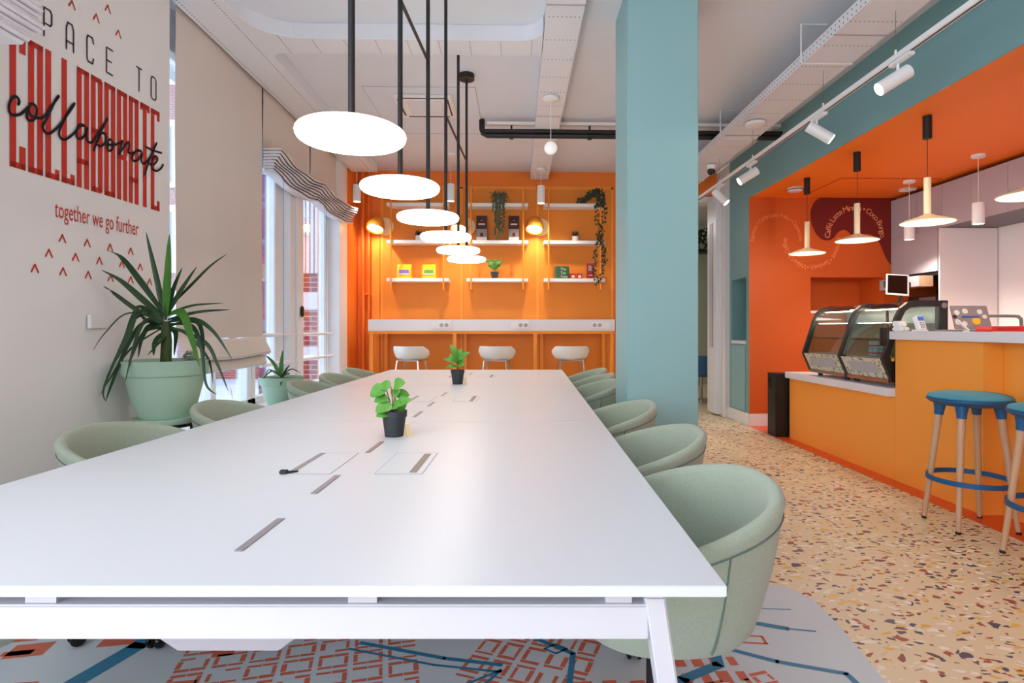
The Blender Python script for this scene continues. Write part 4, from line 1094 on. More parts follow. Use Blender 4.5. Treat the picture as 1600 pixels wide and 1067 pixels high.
left = [(1.42, -1.49, 'sage green tub chair cut by the picture edge under the lettering'), (2.30, -1.48, 'sage green tub chair in front of the large potted palm'), (3.08, -1.45, 'sage green tub chair before the lowered beige blind, window side'),
        (4.35, -1.50, 'sage green tub chair in front of the small potted palm'), (5.0, -1.50, 'sage green tub chair second from far end, window side of the table'), (5.66, -1.52, 'sage green tub chair at the far end of the table, window side')]
for i, (d, x, lab) in enumerate(left):
    tub_chair(lab, T(x, d) + (.0028,), -PI / 2 - A + (.06, -.05, .05, .05, -.04, .03)[i])

# ================================================================== BIG PLANTS
def planter(name, label, x, y, z, R, Hh, leaves, s, trunk_h, seed, x0, d0):
    t = thing(name, label, 'plant', (x, y, z + .001), -A)
    MB().lathe([(0, 0), (R * .72, 0), (R * .74, .012), (R * .74, .03), (R * .70, .03), (0, .03)], seg=36).build('saucer', 'pot_sage', t, smooth=True)
    prof = [(0, .031), (R * .58, .031), (R * .62, .05), (R * .72, Hh * .3), (R * .83, Hh * .6), (R * .885, Hh * .755), (R * .93, Hh * .765), (R * .955, Hh * .80), (R * .985, Hh * .985), (R, Hh), (R * .95, Hh), (R * .93, Hh * .93), (0, Hh * .93)]
    MB().lathe(prof, seg=48).build('pot', 'pot_sage', t, smooth=True, angle=40)
    MB().lathe([(0, Hh * .935), (R * .92, Hh * .935), (R * .4, Hh * .96), (0, Hh * .96)], seg=20).build('soil', 'soil', t)
    if trunk_h: MB().tube([(0, 0, Hh * .9), (.004, 0, Hh + trunk_h * .5), (0, 0, Hh + trunk_h)], [.028 * s, .026 * s, .02 * s], 12).build('trunk', 'trunk', t, smooth=True)
    random.seed(seed)
    for (pts, w, dy, m) in leaves:
        cq = []
        for kk, (a_, b_) in enumerate(pts):     # a_, b_: bearing and slope of the leaf point, dd its distance
            dd = d0 + dy * kk / (len(pts) - 1)
            cq.append(((a_ - 829) / 907 * dd - x0, dd - d0, 1.15 + (513 - b_) * dd / 907 - z))
        cp_ = catmull(cq, 8)
        mb = MB(); n = len(cp_); rows = []
        for i, p in enumerate(cp_):
            p = Vector(p); q = Vector(cp_[min(i + 1, n - 1)]) - Vector(cp_[max(i - 1, 0)]); q.normalize()
            nv = Vector((random.uniform(-.0, .0), -1, .55)); side = q.cross(nv).normalized(); up = side.cross(q).normalized()
            tt = i / (n - 1); ww = w * min(1, .5 + 1.6 * tt) * (1 - tt ** 2.6) + .0008
            rows.append((p - side * ww / 2 + up * ww * .12, p, p + side * ww / 2 + up * ww * .12))
        mb.add([c for r in rows for c in r], [f for i in range(n - 1) for f in ((i * 3, i * 3 + 1, i * 3 + 4, i * 3 + 3), (i * 3 + 1, i * 3 + 2, i * 3 + 5, i * 3 + 4))])
        mb.build('leaf', m, t, smooth=True, angle=80)
    return t
D0 = 3.17
XP, YP = T(-1.992, D0)
ZP = .664 - .026
def q(*pts): return list(pts)
D, Mi = 'leaf_dark', 'leaf_mid'
big = [(q((259, 500), (244, 430), (228, 362)), .034, -.05, D), (q((259, 495), (263, 430), (265, 365)), .052, -.06, Mi), (q((256, 490), (220, 440), (192, 405), (167, 391)), .034, -.25, D),
       (q((256, 497), (225, 470), (190, 440), (158, 422)), .034, -.28, D), (q((255, 503), (215, 485), (180, 460), (161, 447)), .026, -.24, D), (q((262, 490), (272, 450), (285, 418)), .03, .1, D),
       (q((263, 490), (283, 455), (308, 416)), .036, -.03, D), (q((265, 480), (300, 445), (330, 415), (355, 397)), .022, .08, D), (q((262, 492), (300, 478), (350, 474)), .018, .05, D),
       (q((262, 500), (310, 488), (361, 484)), .022, -.03, D), (q((256, 497), (200, 490), (165, 520), (145, 548)), .012, -.34, D),
       (q((255, 505), (215, 487), (195, 530), (163, 605), (166, 628)), .022, -.3, D), (q((255, 503), (225, 505), (200, 540), (175, 600), (165, 628)), .03, -.26, D),
       (q((256, 508), (230, 500), (213, 530), (195, 600)), .026, -.25, D), (q((255, 498), (218, 480), (210, 500), (198, 535), (165, 590)), .03, -.23, D),
       (q((255, 512), (205, 545), (170, 595), (155, 620)), .014, -.3, D), (q((263, 492), (285, 490), (300, 530), (312, 573)), .046, -.16, Mi), (q((264, 503), (305, 500), (335, 520), (363, 562)), .026, -.04, D),
       (q((264, 507), (300, 510), (315, 545), (322, 600), (339, 617)), .024, -.05, D), (q((264, 510), (320, 535), (340, 570), (357, 612)), .022, .03, D), (q((262, 510), (310, 505), (318, 560), (312, 570)), .024, .1, D),
       (q((255, 515), (235, 510), (222, 530), (216, 560)), .035, -.05, D), (q((256, 520), (243, 535), (240, 556)), .035, -.05, D), (q((262, 515), (275, 520), (272, 556)), .035, .05, D), (q((263, 520), (250, 535), (230, 556)), .02, -.1, D),
       (q((255, 500), (225, 492), (205, 505)), .022, -.08, D), (q((262, 505), (285, 498), (300, 512)), .022, .12, D), (q((258, 505), (240, 490), (222, 485), (210, 503)), .02, -.1, D),
       (q((263, 515), (290, 520), (325, 560), (333, 600)), .02, .08, D), (q((256, 512), (225, 520), (205, 560), (190, 590)), .02, -.14, D), (q((255, 508), (228, 500), (213, 480)), .02, -.06, D)]
ps = thing('plant_stand', 'low dark plant stand under the large sage planter by the banner', 'stand', (XP, YP, 0))
MB().lathe([(0, .62), (.15, .62), (.155, .625), (.155, .636), (0, .636)], seg=32).build('stand_top', 'black_metal', ps, smooth=True)
for a in range(4):
    c, s = math.cos(a * PI / 2 + .78), math.sin(a * PI / 2 + .78)
    MB().cyl((c * .13, s * .13, 0), (c * .13, s * .13, .62), .012, 8).build('leg', 'black_metal', ps)
planter('potted_yucca', 'large spiky dark green yucca in sage planter beside the banner', XP, YP, ZP - .001, .214, .340, big, 1, .21, 3, -1.992, D0)
XQ, YQ = T((440 - 829) / 907 * 4.6, 4.6)
q2 = q
small = [(q2((439, 588), (440, 568), (442, 547)), .038, -.03, Mi), (q2((438, 588), (428, 568), (415, 555)), .03, 0, Mi), (q2((441, 588), (447, 578), (453, 570)), .02, .03, D), (q2((439, 588), (425, 580), (410, 592), (406, 585)), .014, -.04, D),
         (q2((440, 590), (441, 594), (438, 603)), .03, -.22, D), (q2((441, 588), (455, 577), (470, 583)), .012, .04, D), (q2((438, 588), (420, 578), (413, 595)), .012, -.1, Mi), (q2((440, 588), (450, 584), (452, 586)), .02, -.08, D)]
planter('potted_yucca', 'small spiky yucca in mint planter on the sill by the window', XQ, YQ, .501, .168, .265, small, .5, 0.02, 5, (440 - 829) / 907 * 4.6, 4.6)
gb_ = thing('glass_jar', 'small clear glass jar behind the yucca leaves in the planter', 'jar', (XP + .115, YP + .03, ZP + .340 * .96 + .004))
MB().lathe([(0, 0), (.03, 0), (.036, .01), (.036, .035), (.02, .05), (.02, .058), (.017, .058), (.033, .033), (0, .004)], seg=20).build('jar', 'case_glass', gb_, smooth=True)

# ================================================================== FLOOR GRAPHIC
rg = thing('printed_carpet', 'pale floor covering printed with an orange and blue city map', 'carpet', (0, 0, 0))
edge = [(-2.1, .2), (1.10, .2), (1.155, 1.9), (1.19, 2.2), (1.2, 2.45), (1.14, 2.58), (1.08, 2.60), (-2.1, 2.60)]
MB().prism([T(x, y) + (.0005,) for x, y in edge], (0, 0, .0010)).build('carpet_sheet', 'map_base', rg)
mo, mbl = MB(), MB(); random.seed(21)
zz = .0020
def inside(x, y): return -2.05 < x < 1.10 and .25 < y < 2.53
def blockpoly(m, cx_, cy_, w, h, ang, z=zz):
    c, s = math.cos(ang), math.sin(ang); pts = []
    for (a, b) in ((-w, -h), (w, -h), (w, h), (-w, h)):
        x, y = cx_ + a * c / 2 - b * s / 2, cy_ + a * s / 2 + b * c / 2
        if not inside(x, y): return
        pts.append(T(x, y) + (z,))
    m.poly(pts)
def district(x0, y0, nx, ny, bw, bh, ang, ring=True, jit=.0):
    mo = MB()
    c, s = math.cos(ang), math.sin(ang)
    for i in range(nx):
        for j in range(ny):
            u, v = i * (bw + .016), j * (bh + .016)
            X_, Y_ = x0 + u * c - v * s, y0 + u * s + v * c
            if ring:
                tk_ = .015
                for (ou, ov, w, h) in ((0, bh / 2 - tk_ / 2, bw, tk_), (0, -bh / 2 + tk_ / 2, bw, tk_), (-bw / 2 + tk_ / 2, 0, tk_, bh - 2 * tk_ - .006), (bw / 2 - tk_ / 2, 0, tk_, bh - 2 * tk_ - .006)):
                    nseg = max(1, int(max(w, h) / .04))
                    for q_ in range(nseg):
                        if random.random() < .12: continue
                        if w > h: blockpoly(mo, X_ + (ou - w / 2 + (q_ + .5) * w / nseg) * c - ov * s, Y_ + (ou - w / 2 + (q_ + .5) * w / nseg) * s + ov * c, w / nseg - .003, h * random.uniform(.7, 1.2), ang)
                        else: blockpoly(mo, X_ + ou * c - (ov - h / 2 + (q_ + .5) * h / nseg) * s, Y_ + ou * s + (ov - h / 2 + (q_ + .5) * h / nseg) * c, w * random.uniform(.7, 1.2), h / nseg - .003, ang)
            else: blockpoly(mo, X_, Y_, bw * random.uniform(.6, 1), bh * random.uniform(.6, 1), ang)
    if mo.f: mo.build('map_district', 'map_orange', rg)
district(-.98, 1.30, 7, 9, .10, .085, .25)
district(-.35, 1.55, 5, 9, .07, .10, -.35)
district(.05, 1.2, 6, 8, .075, .075, .1, False)
district(.36, 1.25, 6, 5, .05, .10, .35); district(.46, 1.82, 5, 5, .045, .07, .05, False)
district(.62, 1.5, 4, 5, .07, .07, .3)
for i in range(46):
    mo = MB(); blockpoly(mo, random.uniform(-2.0, -.95), random.uniform(.9, 2.5), random.uniform(.05, .16), random.uniform(.03, .1), .2 + random.uniform(-.1, .1))
    if mo.f: mo.build('map_block', 'map_orange', rg)
mo = MB()
blockpoly(mo, .80, 2.12, .13, .012, -.1); blockpoly(mo, .80, 2.17, .13, .012, -.1); blockpoly(mo, .74, 2.145, .012, .05, -.1); blockpoly(mo, .86, 2.14, .012, .05, -.1)
def canal(pts, w):
    mbl = MB()
    for (a, b) in zip(pts, pts[1:]):
        L = math.hypot(b[0] - a[0], b[1] - a[1]); blockpoly(mbl, (a[0] + b[0]) / 2, (a[1] + b[1]) / 2, L + w * .5, w, math.atan2(b[1] - a[1], b[0] - a[0]), zz + .0004)
    if mbl.f: mbl.build('canal', 'map_blue', rg)
canal([(-1.75, .9), (-1.55, 1.6), (-1.42, 2.1), (-1.38, 2.45)], .07)
canal([(-.62, 2.12), (-.3, 2.02), (-.1, 1.98)], .02); canal([(-.65, 2.08), (-.33, 1.98), (-.1, 1.94)], .012)
canal([(-.45, 1.7), (-.1, 1.95), (-.16, 1.85), (-.05, 1.8)], .012); canal([(-.05, 2.2), (.15, 2.05), (.1, 1.7)], .02)
canal([(.05, 2.08), (.09, 2.11), (.13, 2.08), (.09, 2.05), (.05, 2.08)], .01)
canal([(.2, 2.28), (.6, 2.14), (.85, 2.0), (1.05, 1.93), (1.08, 1.6)], .022); canal([(.66, 2.1), (.64, 1.98), (.5, 1.9), (.4, 1.7)], .04); canal([(.78, 1.86), (1.05, 1.8)], .012)
canal([(.88, 2.26), (.98, 2.22)], .03); canal([(.98, 2.22), (1.08, 2.2)], .01); canal([(.82, 2.45), (.98, 2.44)], .006); canal([(.8, 2.34), (.9, 2.33)], .008)
canal([(.95, 2.38), (1.06, 2.37)], .006)
mo.build('map_blocks', 'map_orange', rg)

# ================================================================== THE BAR
lc = thing('bar_counter', 'low orange panelled service counter with white worktop', 'counter', (2.87, 5.18, 0))
MB().box(0, .55, -.85, .85, .0, .63).build('front_panel', 'orange_counter', lc)
MB().box(-.05, .58, -.85, .85, .632, .695).build('worktop', 'counter_white', lc, bevel=.003)
hc = thing('bar_counter', 'high orange panelled bar with thick white top beside the stools', 'counter', (2.87, 3.5, 0))
MB().box(0, .55, .0, .827, 0, 1.065).build('front_panel', 'orange_counter', hc)
MB().box(.128, .55, -1.2, -.003, 0, 1.065).build('front_panel', 'orange_counter', hc)
MB().box(.128, .55, -2.6, -1.204, 0, 1.065).build('front_panel', 'orange_counter', hc)
MB().box(-.05, .60, -2.6, .827, 1.067, 1.128).build('worktop', 'counter_white', hc, bevel=.003)
# tower bin at the end of the low counter
bn_ = thing('tower_bin', 'slim black tower bin at the end of the orange counter', 'bin', (2.80, 6.17, 0))
MB().box(-.06, .28, -.10, .10, .0, .66).build('body', 'black_plastic', bn_, bevel=.006)
MB().box(-.062, .282, -.102, .102, .661, .672).build('lid', 'black_metal', bn_, bevel=.002)
MB().box(-.064, -.0605, .03, .07, .5, .62).build('opening', 'dark_glossy', bn_)

# display case
dc = thing('display_case', 'refrigerated glass display case with black curved frames on the counter', 'display case', (0, 0, .696))
prof = [(3.30, .03), (2.94, .03), (2.865, .05), (2.795, .215), (2.80, .235), (2.862, .42), (2.90, .54), (2.935, .61), (2.99, .655), (3.06, .668), (3.30, .668)]
inner_ = [(3.24, .09), (2.95, .09), (2.905, .10), (2.845, .225), (2.848, .24), (2.905, .42), (2.942, .53), (2.97, .585), (3.01, .615), (3.07, .622), (3.24, .622)]
def fprism(y0, y1, m, name, parent=dc):
    mb = MB(); n = len(prof)
    vs = [(x, y0, z) for x, z in prof] + [(x, y0, z) for x, z in inner_] + [(x, y1, z) for x, z in prof] + [(x, y1, z) for x, z in inner_]
    fs = []
    for i in range(n):
        j = (i + 1) % n
        fs += [(i, j, n + j, n + i), (2 * n + j, 2 * n + i, 3 * n + i, 3 * n + j), (i, 2 * n + i, 2 * n + j, j), (n + j, 3 * n + j, 3 * n + i, n + i)]
    mb.add(vs, fs); return mb.build(name, m, parent)
cy0, cy1, cy2 = 4.36, 4.97, 5.62
fprism(cy0, cy0 + .035, 'black_plastic', 'end_frame')
fprism(cy1 - .02, cy1 + .02, 'black_plastic', 'middle_frame'); fprism(cy2 - .03, cy2, 'black_plastic', 'end_frame')
# lower end panel with orange button, glass ends
for (y, nm) in ((cy0 + .008, 'side_glass'), (cy2 - .02, 'side_glass')):
    MB().prism([(x, y, z) for x, z in inner_[3:]] + [(3.24, y, .225)], (0, .006, 0)).build(nm, 'case_glass', dc)
MB().prism([(x, cy0 + .008, z) for x, z in inner_[:4]] + [(3.24, cy0 + .008, .225)], (0, .02, 0)).build('side_panel', 'black_plastic', dc)
MB().lathe([(0, 0), (.014, 0), (.014, -.004), (0, -.004)], 2.87, cy0 - .0005, .215, 18, 'y').build('button', 'orange_metal', dc)
MB().lathe([(0, 0), (.022, 0), (.022, -.004), (0, -.004)], 3.27, cy0 - .0005, .63, 18, 'y').build('hinge_cap', 'steel_grey', dc)
for (ya, yb) in ((cy0 + .036, cy1 - .021), (cy1 + .021, cy2 - .031)):
    # curved front glass following the frame
    g_ = [(2.80, .235), (2.862, .42), (2.90, .54), (2.935, .61), (2.99, .652), (3.06, .664), (3.22, .664)]
    mb = MB(); mb.add([(x + .008, ya, z - .004) for x, z in g_] + [(x + .008, yb, z - .004) for x, z in g_], [(i, i + 1, len(g_) + i + 1, len(g_) + i) for i in range(len(g_) - 1)])
    mb.build('front_glass', 'case_glass', dc, smooth=True)
    mb = MB(); mb.add([(2.800, ya, .215), (2.800, yb, .215), (2.868, yb, .062), (2.868, ya, .062), (2.83, ya, .215), (2.83, yb, .215), (2.9, yb, .062), (2.9, ya, .062)], [(0, 1, 2, 3), (4, 7, 6, 5), (0, 4, 5, 1), (3, 2, 6, 7), (0, 3, 7, 4), (1, 5, 6, 2)])
    mb.build('front_panel', 'case_chips', dc)
    mb = MB(); mb.add([(2.812 - .003, ya + .09, .18), (2.812 - .003, yb - .09, .18), (2.850 - .003, yb - .09, .10), (2.850 - .003, ya + .09, .10)], [(0, 1, 2, 3)]); mb.build('vent_grille', 'case_mesh', dc)
    MB().box(2.86, 3.24, ya, yb, .032, .06).build('kick_rail', 'chrome', dc)
    MB().box(2.85, 3.24, ya, yb, .215, .225).build('case_floor', 'steel_grey', dc)
    for z, x0 in ((.36, 2.90), (.49, 2.95)):
        MB().box(x0, 3.22, ya + .002, yb - .002, z, z + .006).build('glass_shelf', 'case_glass', dc)
        MB().box(x0, x0 + .004, ya + .002, yb - .002, z, z + .008).build('shelf_edge', 'chrome', dc)
    MB().box(3.225, 3.24, ya, yb, .225, .62).build('back_panel', 'steel_grey', dc)
    MB().box(3.0, 3.03, ya + .03, yb - .03, .604, .612).build('light_strip', 'led_glow', dc)
    MB().box(2.925, 2.94, ya + .05, yb - .05, .497, .501).build('light_strip', 'led_glow', dc)
for (x, y) in ((2.95, 4.42), (3.2, 4.42), (2.95, 4.95), (2.95, 5.1), (3.2, 5.0), (2.95, 5.56), (3.2, 5.56)):
    MB().lathe([(0, .0), (.022, 0), (.022, .028), (0, .028)], x, y, .001, 12).build('foot', 'black_plastic', dc)
L = bpy.data.lights.new('case_led', 'AREA'); L.shape = 'RECTANGLE'; L.size = .05; L.size_y = 1.1; L.energy = 3; L.color = (1, .95, .85)
o = bpy.data.objects.new('case_led', L); COL.objects.link(o); o.location = (3.05, 4.99, 1.285)
# drink cans in the case
for i, (x, y) in enumerate([(2.93, 4.66), (2.93, 4.715), (2.985, 4.69), (2.985, 4.75)]):
    for j in range(2):
        c = thing('drink_can', ('pale blue drink can in the lower layer of the glass case' if j == 0 else 'pale blue drink can in the upper layer of the glass case'), 'can', (x, y, .696 + .2265 + j * .0605), 0, 'pale blue cans low' if j == 0 else 'pale blue cans high')
        MB().lathe([(0, 0), (.02, 0), (.023, .004), (.023, .053), (.02, .058), (0, .058)], seg=14).build('body', 'can_blue', c, smooth=True)
        MB().lathe([(.0233, .02), (.0236, .02), (.0236, .032), (.0233, .032)], seg=14).build('print', 'red_box', c)

# tablet on a stand over the case
tbk = thing('tablet', 'white framed tablet on black arm above the display case', 'tablet', (3.24, 4.86, 1.366), 0)
MB().tube([(.04, .04, 0), (.05, .03, .06), (.03, .03, .12)], .012, 8).build('arm', 'black_plastic', tbk, smooth=True)
scr = MB().box(-.085, .085, -.006, .004, -.105, .105).build('bezel', 'lamp_white', tbk, bevel=.004, loc=(0, 0, .155))
scr.rotation_euler = (-.5, 0.10, -.42)
s2 = MB().box(-.072, .072, -.0075, -.0062, -.09, .09).build('screen', 'dark_glossy', scr)
MB().box(-.1, .1, .005, .016, -.03, .04).build('holder', 'black_plastic', scr, bevel=.004)
# card terminals on the bar
ct_ = thing('card_terminal', 'white card terminal with blue screen on the high bar corner', 'card terminal', (2.945, 4.16, 1.1295), .25)
MB().prism([(-.03, -.04, 0), (.03, -.04, 0), (.03, .05, 0), (-.03, .05, 0)], (0, 0, .012)).build('base', 'lamp_white', ct_, bevel=.003)
b_ = MB().box(-.034, .034, -.008, .03, 0, .105).build('body', 'lamp_white', ct_, bevel=.005, loc=(0, -.02, .012)); b_.rotation_euler = (-.35, 0, 0)
MB().box(-.027, .027, -.0098, -.0085, .066, .098).build('screen', 'screen_blue', b_)
for i in range(3):
    for j in range(3): MB().box(-.02 + i * .015, -.012 + i * .015, -.0098, -.0085, .012 + j * .016, .02 + j * .016).build('key', 'black_plastic', b_)
c2 = thing('receipt_printer', 'small white rounded device left of the card terminal', 'printer', (2.85, 4.235, 1.1295), .3)
MB().prism([(-.045, -.04, 0), (.045, -.04, 0), (.045, .04, 0), (-.045, .04, 0)], (0, 0, .03)).prism([(-.042, -.02, .03), (.042, -.02, .03), (.042, .038, .03), (-.042, .038, .03)], (0, .004, .045)).build('body', 'lamp_white', c2, bevel=.008)
for i in range(3): MB().box(-.02, -.012, -.0412, -.0402, .006 + i * .008, .01 + i * .008).build('key', 'slot_grey', c2)
cb = thing('scanner_clamp', 'black clamp fixed to the high bar top beside the display case', 'clamp', (2.79, 4.345, 1.02))
MB().box(-.02, .02, -.01, .02, .0, .12).build('body', 'black_plastic', cb, bevel=.004)
MB().box(-.02, .06, -.01, .02, .121, .135).build('jaw', 'black_plastic', cb, bevel=.003)
# laptop, book, pen
lp = thing('laptop', 'open grey laptop covered in stickers on the high bar', 'laptop', (3.08, 3.84, 1.1295), -.08)
MB().box(-.13, .13, .0, .2, 0, .012).build('base', 'laptop_grey', lp, bevel=.004)
ld = MB().box(-.122, .122, -.006, 0, 0, .17).build('lid', 'laptop_grey', lp, bevel=.003, loc=(0, .0, .013)); ld.rotation_euler = (-.33, 0, 0)
for (x, z, r, m) in ((-.085, .12, .018, 'label_white'), (-.03, .13, .019, 'label_white'), (.065, .125, .018, 'label_white'), (.03, .06, .027, 'sticker_yellow'), (-.09, .05, .02, 'label_white'), (-.05, .04, .018, 'label_white'), (.09, .09, .015, 'label_white'), (-.105, .09, .014, 'black_plastic')):
    MB().lathe([(0, -.0066), (r, -.0066), (r, -.0062), (0, -.0062)], x, 0, z, 14, 'y').build('sticker', m, ld)
MB().box(-.06, .055, -.0072, -.0064, .08, .096).build('sticker', 'sticker_blue', ld)
bk = thing('book', 'thick red book lying before the laptop on the high bar', 'book', (3.06, 3.65, 1.1295), -.05)
MB().box(-.01, .2, 0, .14, 0, .004).box(-.01, .2, 0, .14, .030, .034).box(-.01, .2, -.002, .004, 0, .034).box(-.01, -.006, 0, .14, 0, .034).build('cover', 'book_red', bk, bevel=.001)
MB().box(-.005, .195, .005, .135, .0045, .0295).build('pages', 'paper', bk)
mb = MB(); text_on(mb, 'URBAN DESIGN', .021, lambda x, y: (x + .015, -.0026, y + .010)); mb.build('lettering', 'maroon', bk)
bk2 = thing('book', 'orange-red book lying beside the red book at picture edge', 'book', (3.265, 3.63, 1.1295), -.02)
MB().box(0, .26, 0, .16, 0, .004).box(0, .26, 0, .16, .032, .036).box(0, .26, -.002, .004, 0, .036).box(0, .004, 0, .16, 0, .036).build('cover', 'book_orange', bk2, bevel=.001)
MB().box(.005, .255, .005, .155, .0045, .0315).build('pages', 'paper', bk2)
mb = MB(); text_on(mb, 'COLA CLASSICS', .022, lambda x, y: (x + .02, -.0026, y + .010)); mb.build('lettering', 'sticker_yellow', bk2)
pn = thing('tablet_stand', 'thin white angled plate leaning left of the laptop', 'stand', (2.94, 3.74, 1.1295), -.3)
MB().prism([(-.04, 0, .075), (-.036, 0, .08), (.03, 0, .012), (.026, 0, .006)], (0, .03, 0)).box(.0, .03, 0, .03, 0, .006).build('plate', 'lamp_white', pn)

# back counter, splash niche, cabinets
bc = thing('back_counter', 'white counter behind the bar along the splashback', 'counter', (4.47, 4.2, 0))
MB().box(.0, .60, -3.5, 1.79, .86, .90).build('worktop', 'counter_white', bc)
MB().box(.02, .60, -3.5, 1.79, 0, .859).build('cabinet_body', 'grey_cabinet', bc)
fc = thing('faucet', 'chrome arched faucet behind the laptop', 'faucet', (4.62, 5.2, .9015))
MB().tube(catmull([(0, 0, 0), (0, 0, .30), (-.02, .0, .345), (-.06, .0, .36), (-.28, 0.05, .36), (-.30, .05, .34)][::1], 5), .015, 10).build('spout', 'steel_grey', fc, smooth=True)
MB().lathe([(0, 0), (.03, 0), (.03, .04), (.02, .05), (0, .05)], 0, 0, 0, 16).build('base', 'steel_grey', fc, smooth=True)
jar = thing('coffee_grinder', 'small grey device on the back counter under the faucet', 'device', (4.42, 5.02, .9015))
MB().box(.08, .2, -.05, .05, 0, .27).build('body', 'steel_grey', jar, bevel=.01)
MB().lathe([(0, .27), (.04, .27), (.045, .31), (0, .315)], .14, 0, 0, 16).build('lid', 'black_plastic', jar)
edges = [6.34, 5.96, 5.57, 5.15, 4.73, 4.31, 3.89]
names = ['above the tall cabinet side', 'beside the cylinder pendant', 'over the white splashback, third from the corner', 'over the white splashback, fourth from the corner', 'at the picture edge over the bar', 'past the picture edge over the bar']
for i in range(len(edges) - 1):
    y1_, y0_ = edges[i], edges[i + 1]
    u = thing('overhead_cabinet', 'grey flat-front wall cabinet ' + names[i], 'cabinet', (4.45, (y0_ + y1_) / 2, 2.21), 0, 'grey wall cabinets')
    hl_ = (y1_ - y0_) / 2
    MB().box(.02, .62, -hl_, hl_, .002, .45).build('cabinet_body', 'grey_cabinet_line', u)
    MB().box(.50, .619, -hl_ + .01, hl_ - .01, .4505, .458).build('mounting_rail', 'steel_grey', u)
    MB().box(0, .019, -hl_ + .002, hl_ - .002, 0, .45).build('door', 'grey_cabinet', u, bevel=.001)
tc_ = thing('tall_cabinet', 'tall grey cabinet with open black appliance bay beside orange wall', 'cabinet', (4.45, 6.36, 0))
MB().box(.02, .62, -.017, .43, 2.21, 2.66).box(.02, .62, -.345, .43, 1.72, 2.208).box(.02, .62, -.345, .43, 0, .95).box(.55, .62, -.345, .43, .95, 1.72).build('cabinet_body', 'niche_black', tc_)
MB().box(0, .019, -.015, .43, 2.212, 2.66).build('door', 'grey_cabinet', tc_, bevel=.001)
MB().box(0, .019, -.33, .43, 1.76, 2.208).build('door', 'grey_cabinet', tc_, bevel=.001)
MB().box(0, .019, -.33, .43, .02, .93).build('door', 'grey_cabinet', tc_, bevel=.001)
MB().box(0, .62, -.365, -.347, 0, 2.208).build('side_panel', 'splash_white', tc_)
hd = thing('extractor_hood', 'grey and wood fronted hood above the black appliance bay', 'hood', (4.30, 6.40, 1.60))
MB().box(.0, .148, -.30, .37, .0, .115).build('body', 'grey_cabinet', hd, bevel=.002)
MB().box(-.002, .149, -.31, -.301, .0, .115).build('end_panel', 'wood_dark', hd)
cm_ = thing('coffee_machine', 'dark coffee machine in the bay behind the display case', 'coffee machine', (4.52, 6.3, .9515))
MB().box(.0, .45, -.2, .3, .0, .18).box(.1, .45, -.2, .3, .18, .40).box(.0, .45, -.2, .3, .40, .56).build('body', 'black_metal', cm_, bevel=.01)
MB().box(-.006, -.001, -.15, .1, .42, .54).build('front_panel', 'steel_grey', cm_)
MB().cyl((.04, .0, .40), (.04, .0, .34), .02, 12).build('spout', 'chrome', cm_)

# mural on the alcove wall
mr = thing('mural', 'dark red blob and curving coffee menu words painted on orange wall', 'mural', (0, Y1 - .006, 0))
def mp_(cx_, cy_, e=.001):   # crop position on the wall -> wall point
    px, py = 1150 + cx_ / 5.926, 280 + cy_ / 5.926
    u = (px - 829) / 907; w = (513 - py) / 907
    t = 6.8 / (-u * SA + CA)
    return (t * (u * CA + SA), -e, 1.15 + w * t)
blob = catmull([(780, 170), (730, 205), (695, 270), (688, 340), (700, 420), (735, 500), (790, 555), (850, 568), (900, 545), (945, 490), (995, 468), (1040, 492), (1075, 530), (1130, 545), (1180, 515), (1225, 508), (1275, 530), (1320, 580), (1355, 660), (1390, 740), (1430, 795), (1472, 815)], 5) + [(1480, 600), (1484, 400), (1484, 171)]
# triangulated as a curtain of quads hanging from the ceiling line
mb = MB()
mb.poly([mp_(a, b) for a, b in blob])
o = mb.build('painted_shape', 'maroon', mr)
bm = bmesh.new(); bm.from_mesh(o.data); bmesh.ops.triangulate(bm, faces=bm.faces, ngon_method='EAR_CLIP'); bm.to_mesh(o.data); bm.free()
def arc_text(txt, c, r, a0, a1, size, m, outward=True, name='lettering'):
    """letters with their feet on a circle; angles in degrees clockwise from the left end"""
    mb = MB(); ws = []
    gl_ = []
    for ch in txt:
        if ch == ' ': gl_.append((None, None)); ws.append(size * .28); continue
        vs, fs, w = glyphs(ch, size); gl_.append((vs, fs)); ws.append(w + size * .09)
    tot = sum(ws); pos = 0
    for (vs, fs), w in zip(gl_, ws):
        mid = (pos + w / 2) / tot; pos += w
        if vs is None: continue
        an = math.radians(a0 + (a1 - a0) * mid)
        ca, sa_ = math.cos(an), math.sin(an)          # outward direction; tangent is clockwise
        tx, tz = sa_, -ca
        mb.add([(c[0] + ca * (r + y) + tx * (x - w / 2), -.0025, c[1] + sa_ * (r + y) + tz * (x - w / 2)) for x, y in vs], fs)
    mb.build(name, m, mr)
arc_text('Caffè Latte Minton • Coco Bongo', (4.02, 2.25), .30, 184, -4, .095, 'mural_text')
arc_text('Espresso • Caffè Latte Polka • Cappuccino', (3.075, 2.20), .27, 184, -4, .068, 'mural_text_faint')
arc_text('Croissant • Sandwich • Wake Up Coffee', (3.50, 2.20), .30, 4, -184, .085, 'mural_text_faint')

